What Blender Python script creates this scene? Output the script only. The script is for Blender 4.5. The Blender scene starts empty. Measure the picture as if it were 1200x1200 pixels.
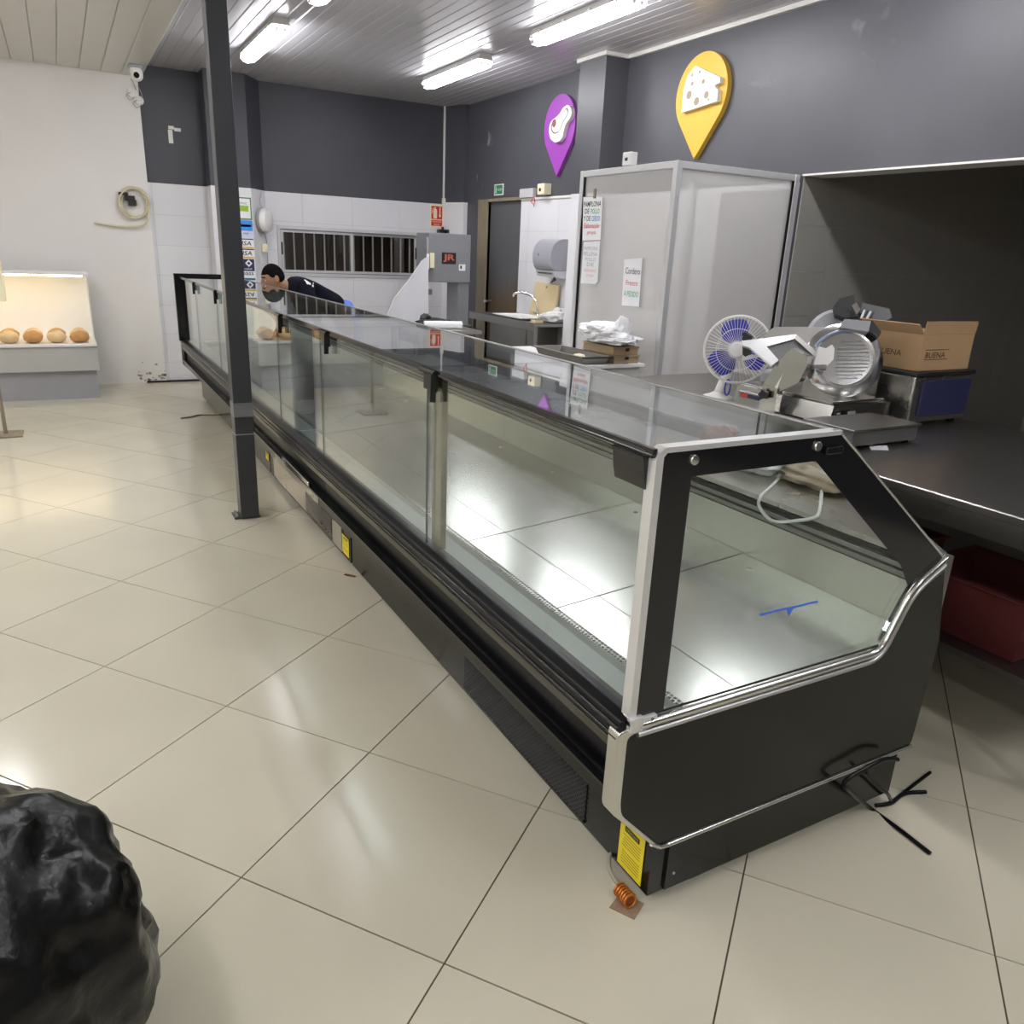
import bpy, bmesh, math, random
from mathutils import Vector, Matrix, noise
random.seed(7)
S = bpy.context.scene
COL = S.collection
V = Vector

# ------------------------------------------------------------------ camera
CAM_H, FPX = 1.58, 913.62
YAW, PITCH, ROLL = 0.517428, 0.321409, 0.0450107
_f0 = V((math.sin(YAW), math.cos(YAW), 0)); _r0 = V((math.cos(YAW), -math.sin(YAW), 0)); _u0 = V((0, 0, 1))
FWD = _f0*math.cos(PITCH) - _u0*math.sin(PITCH)
_u1 = _u0*math.cos(PITCH) + _f0*math.sin(PITCH)
RGT = _r0*math.cos(ROLL) + _u1*math.sin(ROLL)
UPV = -_r0*math.sin(ROLL) + _u1*math.cos(ROLL)
CPOS = V((0, 0, CAM_H))
cam_d = bpy.data.cameras.new('camera'); cam = bpy.data.objects.new('camera', cam_d); COL.objects.link(cam)
cam_d.sensor_width = 36; cam_d.sensor_fit = 'HORIZONTAL'; cam_d.lens = FPX/1200*36; cam_d.clip_start = 0.05
mw = Matrix.Identity(4)
for i in range(3):
    mw[i][0] = RGT[i]; mw[i][1] = UPV[i]; mw[i][2] = -FWD[i]; mw[i][3] = CPOS[i]
cam.matrix_world = mw
S.camera = cam

# ------------------------------------------------------------------ world / exposure
w = bpy.data.worlds.new('world'); S.world = w; w.use_nodes = True
w.node_tree.nodes['Background'].inputs[0].default_value = (0.55, 0.58, 0.62, 1)
w.node_tree.nodes['Background'].inputs[1].default_value = 0.15
S.view_settings.view_transform = 'Standard'; S.view_settings.look = 'None'
S.view_settings.gamma = 1; S.view_settings.use_curve_mapping = False
S.view_settings.exposure = 0.52
LAMP = 28.0
S.cycles.use_denoising = True
S.cycles.max_bounces = 10; S.cycles.transparent_max_bounces = 24; S.cycles.glossy_bounces = 5
S.cycles.sample_clamp_indirect = 6.0
S.cycles.caustics_reflective = True

# ------------------------------------------------------------------ pixel helpers (a pixel gives only a direction)
def ray(px, py): return FWD + RGT*((px-600)/FPX) - UPV*((py-600)/FPX)
def onX(px, py, X): d = ray(px, py); return CPOS + d*(X/d.x)
def onY(px, py, Y): d = ray(px, py); return CPOS + d*(Y/d.y)
def onZ(px, py, Z): d = ray(px, py); return CPOS + d*((Z-CAM_H)/d.z)
def onP(px, py, p, n):
    d = ray(px, py); n = V(n); return CPOS + d*((V(p)-CPOS).dot(n)/d.dot(n))

# ------------------------------------------------------------------ materials
MATS = {}
def nodes(name):
    m = bpy.data.materials.new(name); m.use_nodes = True
    nt = m.node_tree; nt.nodes.clear()
    o = nt.nodes.new('ShaderNodeOutputMaterial')
    return m, nt, o
def mat(name, col, rough=.5, metal=0, var=.06, scale=6, bump=0, bscale=40, coat=0, spec=.5, rvar=0, stretch=(1, 1, 1), randc=0, emit=0, sheen=0):
    if name in MATS: return MATS[name]
    m, nt, o = nodes(name); N = nt.nodes.new; L = nt.links.new
    b = N('ShaderNodeBsdfPrincipled'); L(b.outputs[0], o.inputs[0])
    tc = N('ShaderNodeTexCoord'); mp = N('ShaderNodeMapping'); mp.inputs['Scale'].default_value = stretch
    L(tc.outputs['Object'], mp.inputs[0])
    nz = N('ShaderNodeTexNoise'); nz.inputs['Scale'].default_value = scale; nz.inputs['Detail'].default_value = 5
    L(mp.outputs[0], nz.inputs['Vector'])
    mx = N('ShaderNodeMix'); mx.data_type = 'RGBA'
    mx.inputs[6].default_value = tuple(c*(1-var) for c in col)+(1,); mx.inputs[7].default_value = tuple(min(1, c*(1+var)) for c in col)+(1,)
    L(nz.outputs[0], mx.inputs[0])
    out = mx.outputs[2]
    if randc:
        oi = N('ShaderNodeObjectInfo'); hs = N('ShaderNodeHueSaturation')
        mr = N('ShaderNodeMapRange'); mr.inputs[3].default_value = 1-randc; mr.inputs[4].default_value = 1+randc
        L(oi.outputs['Random'], mr.inputs[0]); L(mr.outputs[0], hs.inputs['Value']); L(out, hs.inputs['Color']); out = hs.outputs[0]
    L(out, b.inputs['Base Color'])
    b.inputs['Roughness'].default_value = rough; b.inputs['Metallic'].default_value = metal
    b.inputs['Coat Weight'].default_value = coat; b.inputs['Coat Roughness'].default_value = .08
    b.inputs['Specular IOR Level'].default_value = spec
    if sheen: b.inputs['Sheen Weight'].default_value = sheen
    if emit:
        b.inputs['Emission Color'].default_value = col+(1,); b.inputs['Emission Strength'].default_value = emit
    if rvar:
        mr = N('ShaderNodeMapRange'); mr.inputs[3].default_value = max(0, rough-rvar); mr.inputs[4].default_value = rough+rvar
        L(nz.outputs[0], mr.inputs[0]); L(mr.outputs[0], b.inputs['Roughness'])
    if bump:
        n2 = N('ShaderNodeTexNoise'); n2.inputs['Scale'].default_value = bscale; n2.inputs['Detail'].default_value = 4
        L(mp.outputs[0], n2.inputs['Vector'])
        bp = N('ShaderNodeBump'); bp.inputs['Strength'].default_value = bump; bp.inputs['Distance'].default_value = .01
        L(n2.outputs[0], bp.inputs['Height']); L(bp.outputs[0], b.inputs['Normal'])
    MATS[name] = m
    return m
def glass(name, tint=(.93, .965, .95), refl=1.0, f0=.045, rough=0.0):
    if name in MATS: return MATS[name]
    m, nt, o = nodes(name); N = nt.nodes.new; L = nt.links.new
    lw = N('ShaderNodeLayerWeight'); lw.inputs[0].default_value = .5
    p = N('ShaderNodeMath'); p.operation = 'POWER'; p.inputs[1].default_value = 5; L(lw.outputs['Facing'], p.inputs[0])
    mr = N('ShaderNodeMapRange'); mr.inputs[3].default_value = f0; mr.inputs[4].default_value = refl; L(p.outputs[0], mr.inputs[0])
    t = N('ShaderNodeBsdfTransparent'); t.inputs[0].default_value = tint+(1,)
    g = N('ShaderNodeBsdfGlossy'); g.inputs['Roughness'].default_value = rough; g.inputs[0].default_value = (1, 1, 1, 1)
    mx = N('ShaderNodeMixShader'); L(mr.outputs[0], mx.inputs[0]); L(t.outputs[0], mx.inputs[1]); L(g.outputs[0], mx.inputs[2])
    L(mx.outputs[0], o.inputs[0]); MATS[name] = m
    return m
def polycarb():
    m, nt, o = nodes('polycarbonate'); N = nt.nodes.new; L = nt.links.new
    tc = N('ShaderNodeTexCoord'); wv = N('ShaderNodeTexWave'); wv.bands_direction = 'Z'; wv.inputs['Scale'].default_value = 16
    wv.inputs['Distortion'].default_value = .3
    L(tc.outputs['Object'], wv.inputs['Vector'])
    bp = N('ShaderNodeBump'); bp.inputs['Strength'].default_value = .25; bp.inputs['Distance'].default_value = .004; L(wv.outputs[0], bp.inputs['Height'])
    t = N('ShaderNodeBsdfTransparent'); t.inputs[0].default_value = (.93, .93, .93, 1)
    d = N('ShaderNodeBsdfDiffuse'); d.inputs[0].default_value = (.86, .84, .82, 1)
    tl = N('ShaderNodeBsdfTranslucent'); tl.inputs[0].default_value = (.90, .88, .86, 1)
    g = N('ShaderNodeBsdfGlossy'); g.inputs['Roughness'].default_value = .18; L(bp.outputs[0], g.inputs['Normal'])
    m1 = N('ShaderNodeMixShader'); m1.inputs[0].default_value = .5; L(d.outputs[0], m1.inputs[1]); L(tl.outputs[0], m1.inputs[2])
    m2 = N('ShaderNodeMixShader'); m2.inputs[0].default_value = .42; L(t.outputs[0], m2.inputs[1]); L(m1.outputs[0], m2.inputs[2])
    m3 = N('ShaderNodeMixShader'); m3.inputs[0].default_value = .09; L(m2.outputs[0], m3.inputs[1]); L(g.outputs[0], m3.inputs[2])
    L(m3.outputs[0], o.inputs[0]); return m
def emis(name, col, s):
    if name in MATS: return MATS[name]
    m, nt, o = nodes(name); e = nt.nodes.new('ShaderNodeEmission'); e.inputs[0].default_value = col+(1,); e.inputs[1].default_value = s
    nt.links.new(e.outputs[0], o.inputs[0]); MATS[name] = m; return m
def rust_door():
    m, nt, o = nodes('worn_door'); N = nt.nodes.new; L = nt.links.new
    b = N('ShaderNodeBsdfPrincipled'); L(b.outputs[0], o.inputs[0]); b.inputs['Roughness'].default_value = .55
    tc = N('ShaderNodeTexCoord'); mp = N('ShaderNodeMapping'); mp.inputs['Scale'].default_value = (3, 9, .9); L(tc.outputs['Object'], mp.inputs[0])
    nz = N('ShaderNodeTexNoise'); nz.inputs['Scale'].default_value = 1.6; nz.inputs['Detail'].default_value = 6; L(mp.outputs[0], nz.inputs['Vector'])
    sp = N('ShaderNodeSeparateXYZ'); L(tc.outputs['Object'], sp.inputs[0])
    mr = N('ShaderNodeMapRange'); mr.inputs[1].default_value = 1.5; mr.inputs[2].default_value = .9; mr.inputs[3].default_value = -.35; mr.inputs[4].default_value = .45; L(sp.outputs[2], mr.inputs[0])
    ad = N('ShaderNodeMath'); L(nz.outputs[0], ad.inputs[0]); L(mr.outputs[0], ad.inputs[1])
    cr = N('ShaderNodeValToRGB'); cr.color_ramp.elements[0].position = .42; cr.color_ramp.elements[0].color = (.10, .10, .105, 1)
    cr.color_ramp.elements[1].position = .85; cr.color_ramp.elements[1].color = (.10, .065, .03, 1); L(ad.outputs[0], cr.inputs[0])
    L(cr.outputs[0], b.inputs['Base Color']); return m

GLASS = glass('front_glass'); GLASS2 = glass('top_glass', (.78, .82, .82), f0=.06); GLASSD = glass('window_glass', (.78, .76, .73))
PCARB = polycarb()
M_FTILE = mat('floor_tile', (.59, .55, .435), .16, var=.07, scale=2.2, rvar=.05, randc=.025, spec=.45)
M_GROUT = mat('grout', (.11, .07, .045), .9, var=.3, scale=9)
M_WTILE = mat('wall_tile', (.74, .735, .76), .22, var=.03, scale=3, randc=.015)
M_WGROUT = mat('wall_grout', (.45, .44, .43), .8)
M_DARK = mat('dark_paint', (.058, .059, .072), .5, var=.12, scale=2.5, bump=.05, bscale=60)
M_DARKR = mat('dark_paint_lit_worn', (.080, .080, .092), .42, var=.22, scale=1.6, bump=.05, bscale=60)  # worn mottling; the lighter base tone holds the light of the lamps nearby
M_WHITEW = mat('white_paint', (.78, .755, .73), .6, var=.06, scale=1.5, bump=.05)
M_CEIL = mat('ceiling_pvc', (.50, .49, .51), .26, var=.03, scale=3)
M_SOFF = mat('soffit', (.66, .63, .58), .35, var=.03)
M_TRIM = mat('white_trim', (.78, .76, .72), .4)
M_POST = mat('post_paint', (.040, .042, .048), .35, var=.12, scale=5)
M_BLK = mat('black_gloss', (.008, .008, .009), .12, var=.1)
M_BODY = mat('body_dark', (.009, .009, .007), .18, var=.15, scale=2, spec=.3)
M_RUB = mat('black_rubber', (.004, .004, .005), .3, spec=.22)
M_CHROME = mat('chrome', (.80, .79, .76), .12, 1, var=.05, rvar=.04)
M_TRIMC = mat('satin_chrome', (.66, .65, .61), .22, 1, var=.06, rvar=.05)
M_BALU = mat('booth_aluminium', (.66, .66, .67), .35, .35, var=.04)
M_ALU = mat('aluminium', (.68, .68, .68), .32, 1, var=.05)
M_WALU = mat('pale_aluminium', (.72, .72, .72), .38, .5, var=.03)
M_STEEL = mat('brushed_steel', (.62, .60, .56), .28, 1, var=.06, scale=3, rvar=.04)
M_DECK = mat('deck_steel', (.46, .455, .43), .215, 1, var=.08, scale=2.5, rvar=.04)
M_BPLATE = mat('back_plate_steel', (.66, .65, .60), .22, 1, var=.06, scale=2.5, rvar=.05)
M_DSTEEL = mat('dark_steel', (.28, .275, .26), .35, 1, var=.15, scale=4, rvar=.08)
M_YEL = mat('sticker_yellow', (.80, .66, .02), .4)
M_INK = mat('ink_black', (.01, .01, .012), .5)
M_WHITE = mat('white_plastic', (.80, .79, .77), .35, var=.03)
M_PAPER = mat('paper', (.82, .82, .84), .6, var=.03)
M_BAGW = mat('white_bag', (.86, .86, .88), .35, var=.03, bump=.3, bscale=14)
M_BAGC = mat('clear_bag', (.72, .72, .70), .2, var=.1, bump=.4, bscale=25)
M_BAGB = mat('black_bag', (.006, .006, .006), .28, bump=.6, bscale=14, spec=.3)
M_CARD = mat('cardboard', (.42, .27, .14), .8, var=.1, scale=4)
M_CARD2 = mat('kraft_box', (.36, .27, .16), .8, var=.1, scale=4)
M_PURP = mat('purple_panel', (.33, .065, .42), .4, var=.04)
M_YPIN = mat('yellow_panel', (.72, .44, .05), .45, var=.04)
M_SAW = mat('saw_grey', (.23, .235, .25), .45, var=.05)
M_WOOD = mat('old_wood', (.26, .22, .15), .75, var=.35, scale=5, stretch=(4, 4, .8), bump=.3)
M_BOARD = mat('cutting_board', (.68, .55, .32), .6, var=.08, scale=3)
M_LAMPB = mat('lamp_body', (.50, .49, .47), .5)
M_TUBE = emis('lamp_glow', (.97, .97, 1.0), LAMP)
M_RED = mat('red', (.62, .03, .02), .4); M_GREEN = mat('green', (.01, .22, .08), .4); M_CREAM = mat('cream', (.85, .78, .55), .5)
M_BLUE = mat('blue', (.05, .17, .75), .4); M_NAVY = mat('navy', (.02, .022, .07), .5); M_COPPER = mat('copper', (.62, .20, .04), .35, .6, var=.2, scale=30)
M_BLACK = mat('black_plastic', (.015, .015, .017), .4); M_GREYP = mat('grey_plastic', (.33, .33, .35), .4)

# ------------------------------------------------------------------ mesh helpers
def NB(): return bmesh.new()
def box(bm, a, b, bev=0):
    x0, y0, z0 = (min(a[i], b[i]) for i in range(3)); x1, y1, z1 = (max(a[i], b[i]) for i in range(3))
    vs = [bm.verts.new(p) for p in ((x0, y0, z0), (x1, y0, z0), (x1, y1, z0), (x0, y1, z0), (x0, y0, z1), (x1, y0, z1), (x1, y1, z1), (x0, y1, z1))]
    fs = [bm.faces.new([vs[i] for i in f]) for f in ((3, 2, 1, 0), (4, 5, 6, 7), (0, 1, 5, 4), (1, 2, 6, 5), (2, 3, 7, 6), (3, 0, 4, 7))]
    if bev:
        es = list({e for f in fs for e in f.edges})
        bmesh.ops.bevel(bm, geom=es, offset=bev, segments=2, affect='EDGES', profile=.5)
    return bm
def prism(bm, pts, ext):
    """polygon (3D points) swept by the vector ext"""
    e = V(ext); p = [V(q) for q in pts]; n = len(p)
    nrm = V((0, 0, 0))
    for i in range(n): nrm += p[i].cross(p[(i+1) % n])
    if nrm.dot(e) > 0: p.reverse()
    a = [bm.verts.new(q) for q in p]; b = [bm.verts.new(q+e) for q in p]
    bm.faces.new(a); bm.faces.new(list(reversed(b)))
    for i in range(n): bm.faces.new((a[(i+1) % n], a[i], b[i], b[(i+1) % n]))
    return bm
def tube(bm, pts, r, seg=8, closed=False, caps=True):
    pts = [V(p) for p in pts]; n = len(pts); rings = []
    rr = r if isinstance(r, (list, tuple)) else [r]*n
    ref = None
    for i in range(n):
        if closed: t = (pts[(i+1) % n]-pts[i-1])
        else: t = pts[min(i+1, n-1)]-pts[max(i-1, 0)]
        t.normalize()
        if ref is None: ref = V((0, 0, 1)) if abs(t.z) < .9 else V((1, 0, 0))
        a = (ref - t*ref.dot(t)).normalized(); b = t.cross(a); ref = a
        rings.append([bm.verts.new(pts[i]+(a*math.cos(2*math.pi*k/seg)+b*math.sin(2*math.pi*k/seg))*rr[i]) for k in range(seg)])
    m = n if closed else n-1
    for i in range(m):
        A, B = rings[i], rings[(i+1) % n]
        for k in range(seg): bm.faces.new((A[k], A[(k+1) % seg], B[(k+1) % seg], B[k]))
    if caps and not closed:
        bm.faces.new(list(reversed(rings[0]))); bm.faces.new(rings[-1])
    return bm
def lathe(bm, prof, c, axis=(0, 0, 1), seg=24):
    ax = V(axis).normalized(); ref = V((0, 0, 1)) if abs(ax.z) < .9 else V((1, 0, 0))
    a = (ref-ax*ref.dot(ax)).normalized(); b = ax.cross(a); c = V(c); rings = []
    for r, h in prof:
        if r < 1e-6: rings.append([bm.verts.new(c+ax*h)]*seg)
        else: rings.append([bm.verts.new(c+ax*h+(a*math.cos(2*math.pi*k/seg)+b*math.sin(2*math.pi*k/seg))*r) for k in range(seg)])
    for A, B in zip(rings, rings[1:]):
        for k in range(seg):
            q = []
            for v in (A[k], A[(k+1) % seg], B[(k+1) % seg], B[k]):
                if v not in q: q.append(v)
            if len(q) > 2: bm.faces.new(q)
    return bm
def cyl(bm, p0, p1, r, seg=16): return tube(bm, [p0, p1], r, seg)
def spline(pts, k=6):
    P = [V(p) for p in pts]; out = []
    for i in range(len(P)-1):
        p0, p1, p2, p3 = P[max(i-1, 0)], P[i], P[i+1], P[min(i+2, len(P)-1)]
        for j in range(k):
            t = j/k
            out.append(.5*((2*p1)+(p2-p0)*t+(2*p0-5*p1+4*p2-p3)*t*t+(3*p1-p0-3*p2+p3)*t**3))
    return out+[P[-1]]
def smooth(me, ang=40):
    me.polygons.foreach_set('use_smooth', [True]*len(me.polygons))
    me.set_sharp_from_angle(angle=math.radians(ang))
def root_loc(o):
    l = V((0, 0, 0))
    while o is not None: l += o.location; o = o.parent
    return l
def obj(name, bm, m, parent=None, at=None, sm=0, local=False):
    me = bpy.data.meshes.new(name)
    bmesh.ops.recalc_face_normals(bm, faces=bm.faces)
    off = V((0, 0, 0))
    if parent is not None:
        if not local: off = root_loc(parent)
    elif at is not None: off = V(at)
    if off.length: bmesh.ops.translate(bm, verts=bm.verts, vec=-off)
    bm.to_mesh(me); bm.free()
    if sm: smooth(me, sm)
    o = bpy.data.objects.new(name, me); COL.objects.link(o)
    if m: me.materials.append(m)
    if parent is not None: o.parent = parent
    elif at is not None: o.location = at
    return o
def tag(o, label, cat, group=None):
    o['label'] = label; o['category'] = cat
    if group: o['group'] = group
    return o
def thing(name, label, cat, loc=(0, 0, 0), rotz=0, group=None):
    o = bpy.data.objects.new(name, None); COL.objects.link(o); o.location = loc; o.rotation_euler = (0, 0, rotz); o.empty_display_size = .1
    return tag(o, label, cat, group)
def struct(name, bm, m, label=None, cat=None):
    o = obj(name, bm, m); o['kind'] = 'structure'
    if label: o['label'] = label
    if cat: o['category'] = cat
    return o
def inst(name, me, loc, parent, rotz=0):
    o = bpy.data.objects.new(name, me); COL.objects.link(o); o.location = loc; o.rotation_euler = (0, 0, rotz)
    if parent: o.parent = parent
    return o
def copytree(o, parent=None, off=None):
    c = o.copy(); COL.objects.link(c)
    if parent is not None: c.parent = parent
    if off is not None: c.location = o.location+V(off)
    for ch in list(o.children): copytree(ch, c)
    return c
def text(name, s, p, right, up, h, m, parent, width=None, bold=0, shear=0, align='CENTER'):
    """lettering on a surface: centred at p, reading along right, height h"""
    cu = bpy.data.curves.new(name, 'FONT'); cu.body = s; cu.align_x = align; cu.align_y = 'CENTER'; cu.size = 1; cu.extrude = .0; cu.offset = bold; cu.shear = shear
    cu.resolution_u = 2
    t = bpy.data.objects.new(name, cu); COL.objects.link(t)
    dg = bpy.context.evaluated_depsgraph_get(); me = bpy.data.meshes.new_from_object(t.evaluated_get(dg))
    bpy.data.objects.remove(t); bpy.data.curves.remove(cu)
    xs = [v.co.x for v in me.vertices]; ys = [v.co.y for v in me.vertices]
    cx, cy = (max(xs)+min(xs))/2, (max(ys)+min(ys))/2; sy = h/(max(ys)-min(ys)); sx = sy if width is None else width/(max(xs)-min(xs))
    right = V(right).normalized(); up = V(up).normalized(); p = V(p)-root_loc(parent)
    for v in me.vertices: v.co = p+right*((v.co.x-cx)*sx)+up*((v.co.y-cy)*sy)
    o = bpy.data.objects.new(name, me); COL.objects.link(o); me.materials.append(m); o.parent = parent
    return o
def blob(bm, c, r, sub=4, amp=.15, fr=3, seed=0, flat=None, ridged=0):
    b2 = bmesh.new(); bmesh.ops.create_icosphere(b2, subdivisions=sub, radius=1)
    for v in b2.verts:
        d = v.co.copy(); n = noise.noise(d*fr+V((seed*7.1, seed*3.3, seed*1.7)))
        if ridged: n += ridged*(1-abs(noise.noise(d*fr*2.2+V((seed, 4, 9))))*2)*.5
        q = d*(1+amp*n); v.co = V((c[0]+q.x*r[0], c[1]+q.y*r[1], c[2]+q.z*r[2]))
        if flat is not None and v.co.z < flat: v.co.z = flat
    me = bpy.data.meshes.new('tmp'); b2.to_mesh(me); b2.free(); bm.from_mesh(me); bpy.data.meshes.remove(me)
    return bm

# ================================================================== THE SETTING
XL, XR, YN, YB, ZC, ZS, ZT = -4.4, 4.52, -3.2, 9.747, 3.235, 3.12, 2.12
# ---- floor: diagonal polished tiles
floor = struct('floor', box(NB(), (XL-.1, YN-.1, -.12), (8.0, YB+.1, -.004)), M_GROUT, 'polished beige tile floor laid diagonally with dark joints', 'floor')
TH, TS, OX, OY = -0.912804, .60044, 1.39100, 4.15785
e1 = V((math.cos(TH), math.sin(TH))); e2 = V((-math.sin(TH), math.cos(TH)))
def clip(poly, axis, lim, keep_less):
    out = []
    for i in range(len(poly)):
        a, b = poly[i-1], poly[i]; ia = (a[axis] <= lim) == keep_less; ib = (b[axis] <= lim) == keep_less
        if ia != ib:
            t = (lim-a[axis])/(b[axis]-a[axis]); out.append((a[0]+(b[0]-a[0])*t, a[1]+(b[1]-a[1])*t))
        if ib: out.append(b)
    return out
def tile_mesh(poly, name='tile'):
    bm = NB(); prism(bm, [(p[0], p[1], -.012) for p in poly], (0, 0, .012))
    me = bpy.data.meshes.new(name); bmesh.ops.recalc_face_normals(bm, faces=bm.faces); bm.to_mesh(me); bm.free(); me.materials.append(M_FTILE); return me
g = .0022; hs = TS/2-g
base_poly = [tuple(e1*a+e2*b) for a, b in ((-hs, -hs), (hs, -hs), (hs, hs), (-hs, hs))]
TME = tile_mesh(base_poly)
cells = []
for a in range(-30, 31):
    for b in range(-30, 31):
        c = V((OX, OY))+e1*((b+.5)*TS)-e2*((a+.5)*TS)
        poly = [(p[0]+c.x, p[1]+c.y) for p in base_poly]; full = poly
        for ax, lim, kl in ((0, XL, True), (0, XR, False), (1, YN, True), (1, YB, False)):
            poly = clip(poly, ax, lim, not kl)
            if len(poly) < 3: break
        if len(poly) < 3: continue
        d = V((c.x, c.y, -CAM_H)); z = d.dot(FWD)
        vis = z > .3 and -80 < 600+FPX*d.dot(RGT)/z < 1280 and 250 < 600-FPX*d.dot(UPV)/z < 1300
        hid = 1.2 < c.x < 2.0 and c.y > 1.4
        cells.append((0 if vis and not hid else 1, d.length, c, poly, poly == full))
cells.sort(key=lambda t: (t[0], t[1]))
rest = NB(); n_t = 0
for vis, d, c, poly, full in cells:
    if vis == 0 and n_t < 290:
        n_t += 1
        if full: inst('tile', TME, (c.x, c.y, 0), floor)
        else: inst('tile', tile_mesh([(p[0]-c.x, p[1]-c.y) for p in poly]), (c.x, c.y, 0), floor)
    else: prism(rest, [(p[0], p[1], -.012) for p in poly], (0, 0, .012))
ft = obj('tile_field', rest, M_FTILE, floor); ft['kind'] = 'stuff'

# ---- ceiling planks
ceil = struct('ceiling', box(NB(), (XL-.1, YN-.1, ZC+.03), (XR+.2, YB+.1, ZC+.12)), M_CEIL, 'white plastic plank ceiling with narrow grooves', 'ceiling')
def plank(wd, y0, y1):
    bm = NB(); c = .006; h = wd/2-.0012
    prism(bm, [(-h, y0, .03), (-h, y0, c), (-h+c, y0, 0), (h-c, y0, 0), (h, y0, c), (h, y0, .03)], (0, y1-y0, 0))
    me = bpy.data.meshes.new('panel'); bmesh.ops.recalc_face_normals(bm, faces=bm.faces); bm.to_mesh(me); bm.free(); return me
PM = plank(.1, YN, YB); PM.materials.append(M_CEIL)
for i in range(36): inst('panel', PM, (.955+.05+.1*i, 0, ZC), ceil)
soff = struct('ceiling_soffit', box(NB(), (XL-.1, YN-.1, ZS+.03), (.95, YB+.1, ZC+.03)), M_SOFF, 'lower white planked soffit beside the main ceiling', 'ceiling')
PM2 = plank(.19, YN, YB); PM2.materials.append(M_SOFF)
for i in range(28): inst('panel', PM2, (.95-.095-.19*i, 0, ZS), soff)

# ---- walls
def wall(name, boxes, m, label):
    bm = NB()
    for a, b in boxes: box(bm, a, b)
    return struct(name, bm, m, label, 'wall')
WX0, WX1, WZ0, WZ1 = 2.24, 4.035, 1.20, 1.76
wb = wall('wall_back', [((.906, YB, ZT), (4.9, YB+.15, ZC+.05)), ((.906, YB, 0), (WX0, YB+.15, ZT)), ((WX1, YB, 0), (4.9, YB+.15, ZT)),
                        ((WX0, YB, 0), (WX1, YB+.15, WZ0)), ((WX0, YB, WZ1), (WX1, YB+.15, ZT))], M_DARK, 'dark grey painted back wall with white tiled lower half')
def tiles_on(parent, u0, u1, z0, z1, place, hole=None, tw=.6, th=.316, u_off=0, top=None, m=M_WTILE, thick=.008):
    """tiles on a wall: place(u, w, z) -> point with w metres off the wall"""
    top = z1 if top is None else top
    r = 0
    gt = NB(); prism(gt, [place(u0, .0, z0), place(u1, .0, z0), place(u1, .0, z1), place(u0, .0, z1)], V(place(u0, .004, z0))-V(place(u0, 0, z0))); obj('grout', gt, M_WGROUT, parent) if hole is None else gt.free()
    while top-r*th > z0+.01:
        za, zb = max(z0, top-(r+1)*th), min(z1, top-r*th); r += 1
        k = math.floor((u0-u_off)/tw)
        while u_off+k*tw < u1-.005:
            a, b = max(u0, u_off+k*tw), min(u1, u_off+(k+1)*tw); k += 1
            if b-a < .01 or zb-za < .01: continue
            rects = [(a, b, za, zb)]
            if hole:
                h0, h1, g0, g1 = hole
                if a < h1 and b > h0 and za < g1 and zb > g0:
                    rects = [(a, b, za, min(zb, g0)), (a, b, max(za, g1), zb), (a, min(b, h0), max(za, g0), min(zb, g1)), (max(a, h1), b, max(za, g0), min(zb, g1))]
            bm = NB(); n = 0
            for (p, q, s, t) in rects:
                if q-p < .012 or t-s < .012: continue
                j = .0013; n += 1
                P = [V(place(p+j, 0, s+j)), V(place(q-j, 0, s+j)), V(place(q-j, 0, t-j)), V(place(p+j, 0, t-j))]
                prism(bm, P, V(place(p, thick, s))-V(place(p, 0, s)))
            if n: obj('tile', bm, m, parent)
            else: bm.free()
pb = lambda u, w_, z: (u, YB-w_, z)
bg = NB()
for a, b in (((.906, YB-.004, 0), (WX0, YB, ZT)), ((WX1, YB-.004, 0), (4.45, YB, ZT)), ((WX0, YB-.004, 0), (WX1, YB, WZ0)), ((WX0, YB-.004, WZ1), (WX1, YB, ZT))): box(bg, a, b)
obj('grout', bg, M_WGROUT, wb)
tiles_on(wb, .906, 1.50, 0, ZT, pb, hole=(9, 10, 9, 10), u_off=.94)
tiles_on(wb, 2.10, 4.42, 0, ZT, pb, hole=(WX0, WX1, WZ0, WZ1), u_off=2.545-.6)
# paint chips on the dark wall
ch = NB()
for (x, y, w_, h) in ((200.5, 149.5, 5, 3), (208, 152, 6, 3), (200, 160, 4, 12), (252.5, 154, 3, 3)):
    p = onY(x, y, YB-.004); s = YB/FPX*1.02; box(ch, (p.x-w_*s/2, YB-.004, p.z-h*s/2), (p.x+w_*s/2, YB, p.z+h*s/2))
obj('bare_paint_patch', ch, M_TRIM, wb)
# left column, chamfered right corner
CLX0 = 1.50
col_l = struct('wall_column_left', prism(NB(), [(CLX0, YB, 0), (CLX0, 9.45, 0), (1.914, 9.45, 0), (2.12, YB, 0)], (0, 0, ZC)), M_DARK, 'dark grey column with a chamfered corner, white tiled below', 'column')
obj('tile', prism(NB(), [(CLX0-.004, YB, 0), (CLX0-.004, 9.446, 0), (1.916, 9.446, 0), (2.124, YB-.01, 0)], (0, 0, ZT)), M_WTILE, col_l)
# right corner column, chamfered left
col_r = struct('wall_column_right', prism(NB(), [(4.335, YB, 0), (4.465, 9.41, 0), (XR, 9.41, 0), (XR, YB, 0)], (0, 0, ZC)), M_DARK, 'dark grey corner column beside the steel door, white tiled below', 'column')
obj('tile', prism(NB(), [(4.331, YB, 0), (4.463, 9.406, 0), (XR-.002, 9.406, 0), (XR-.002, YB, 0)], (0, 0, ZT)), M_WTILE, col_r)
obj('tile_edging', prism(NB(), [(4.325, YB, ZT), (4.458, 9.398, ZT), (XR-.002, 9.398, ZT), (XR-.002, YB, ZT)], (0, 0, .02)), M_TRIM, col_r)
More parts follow.
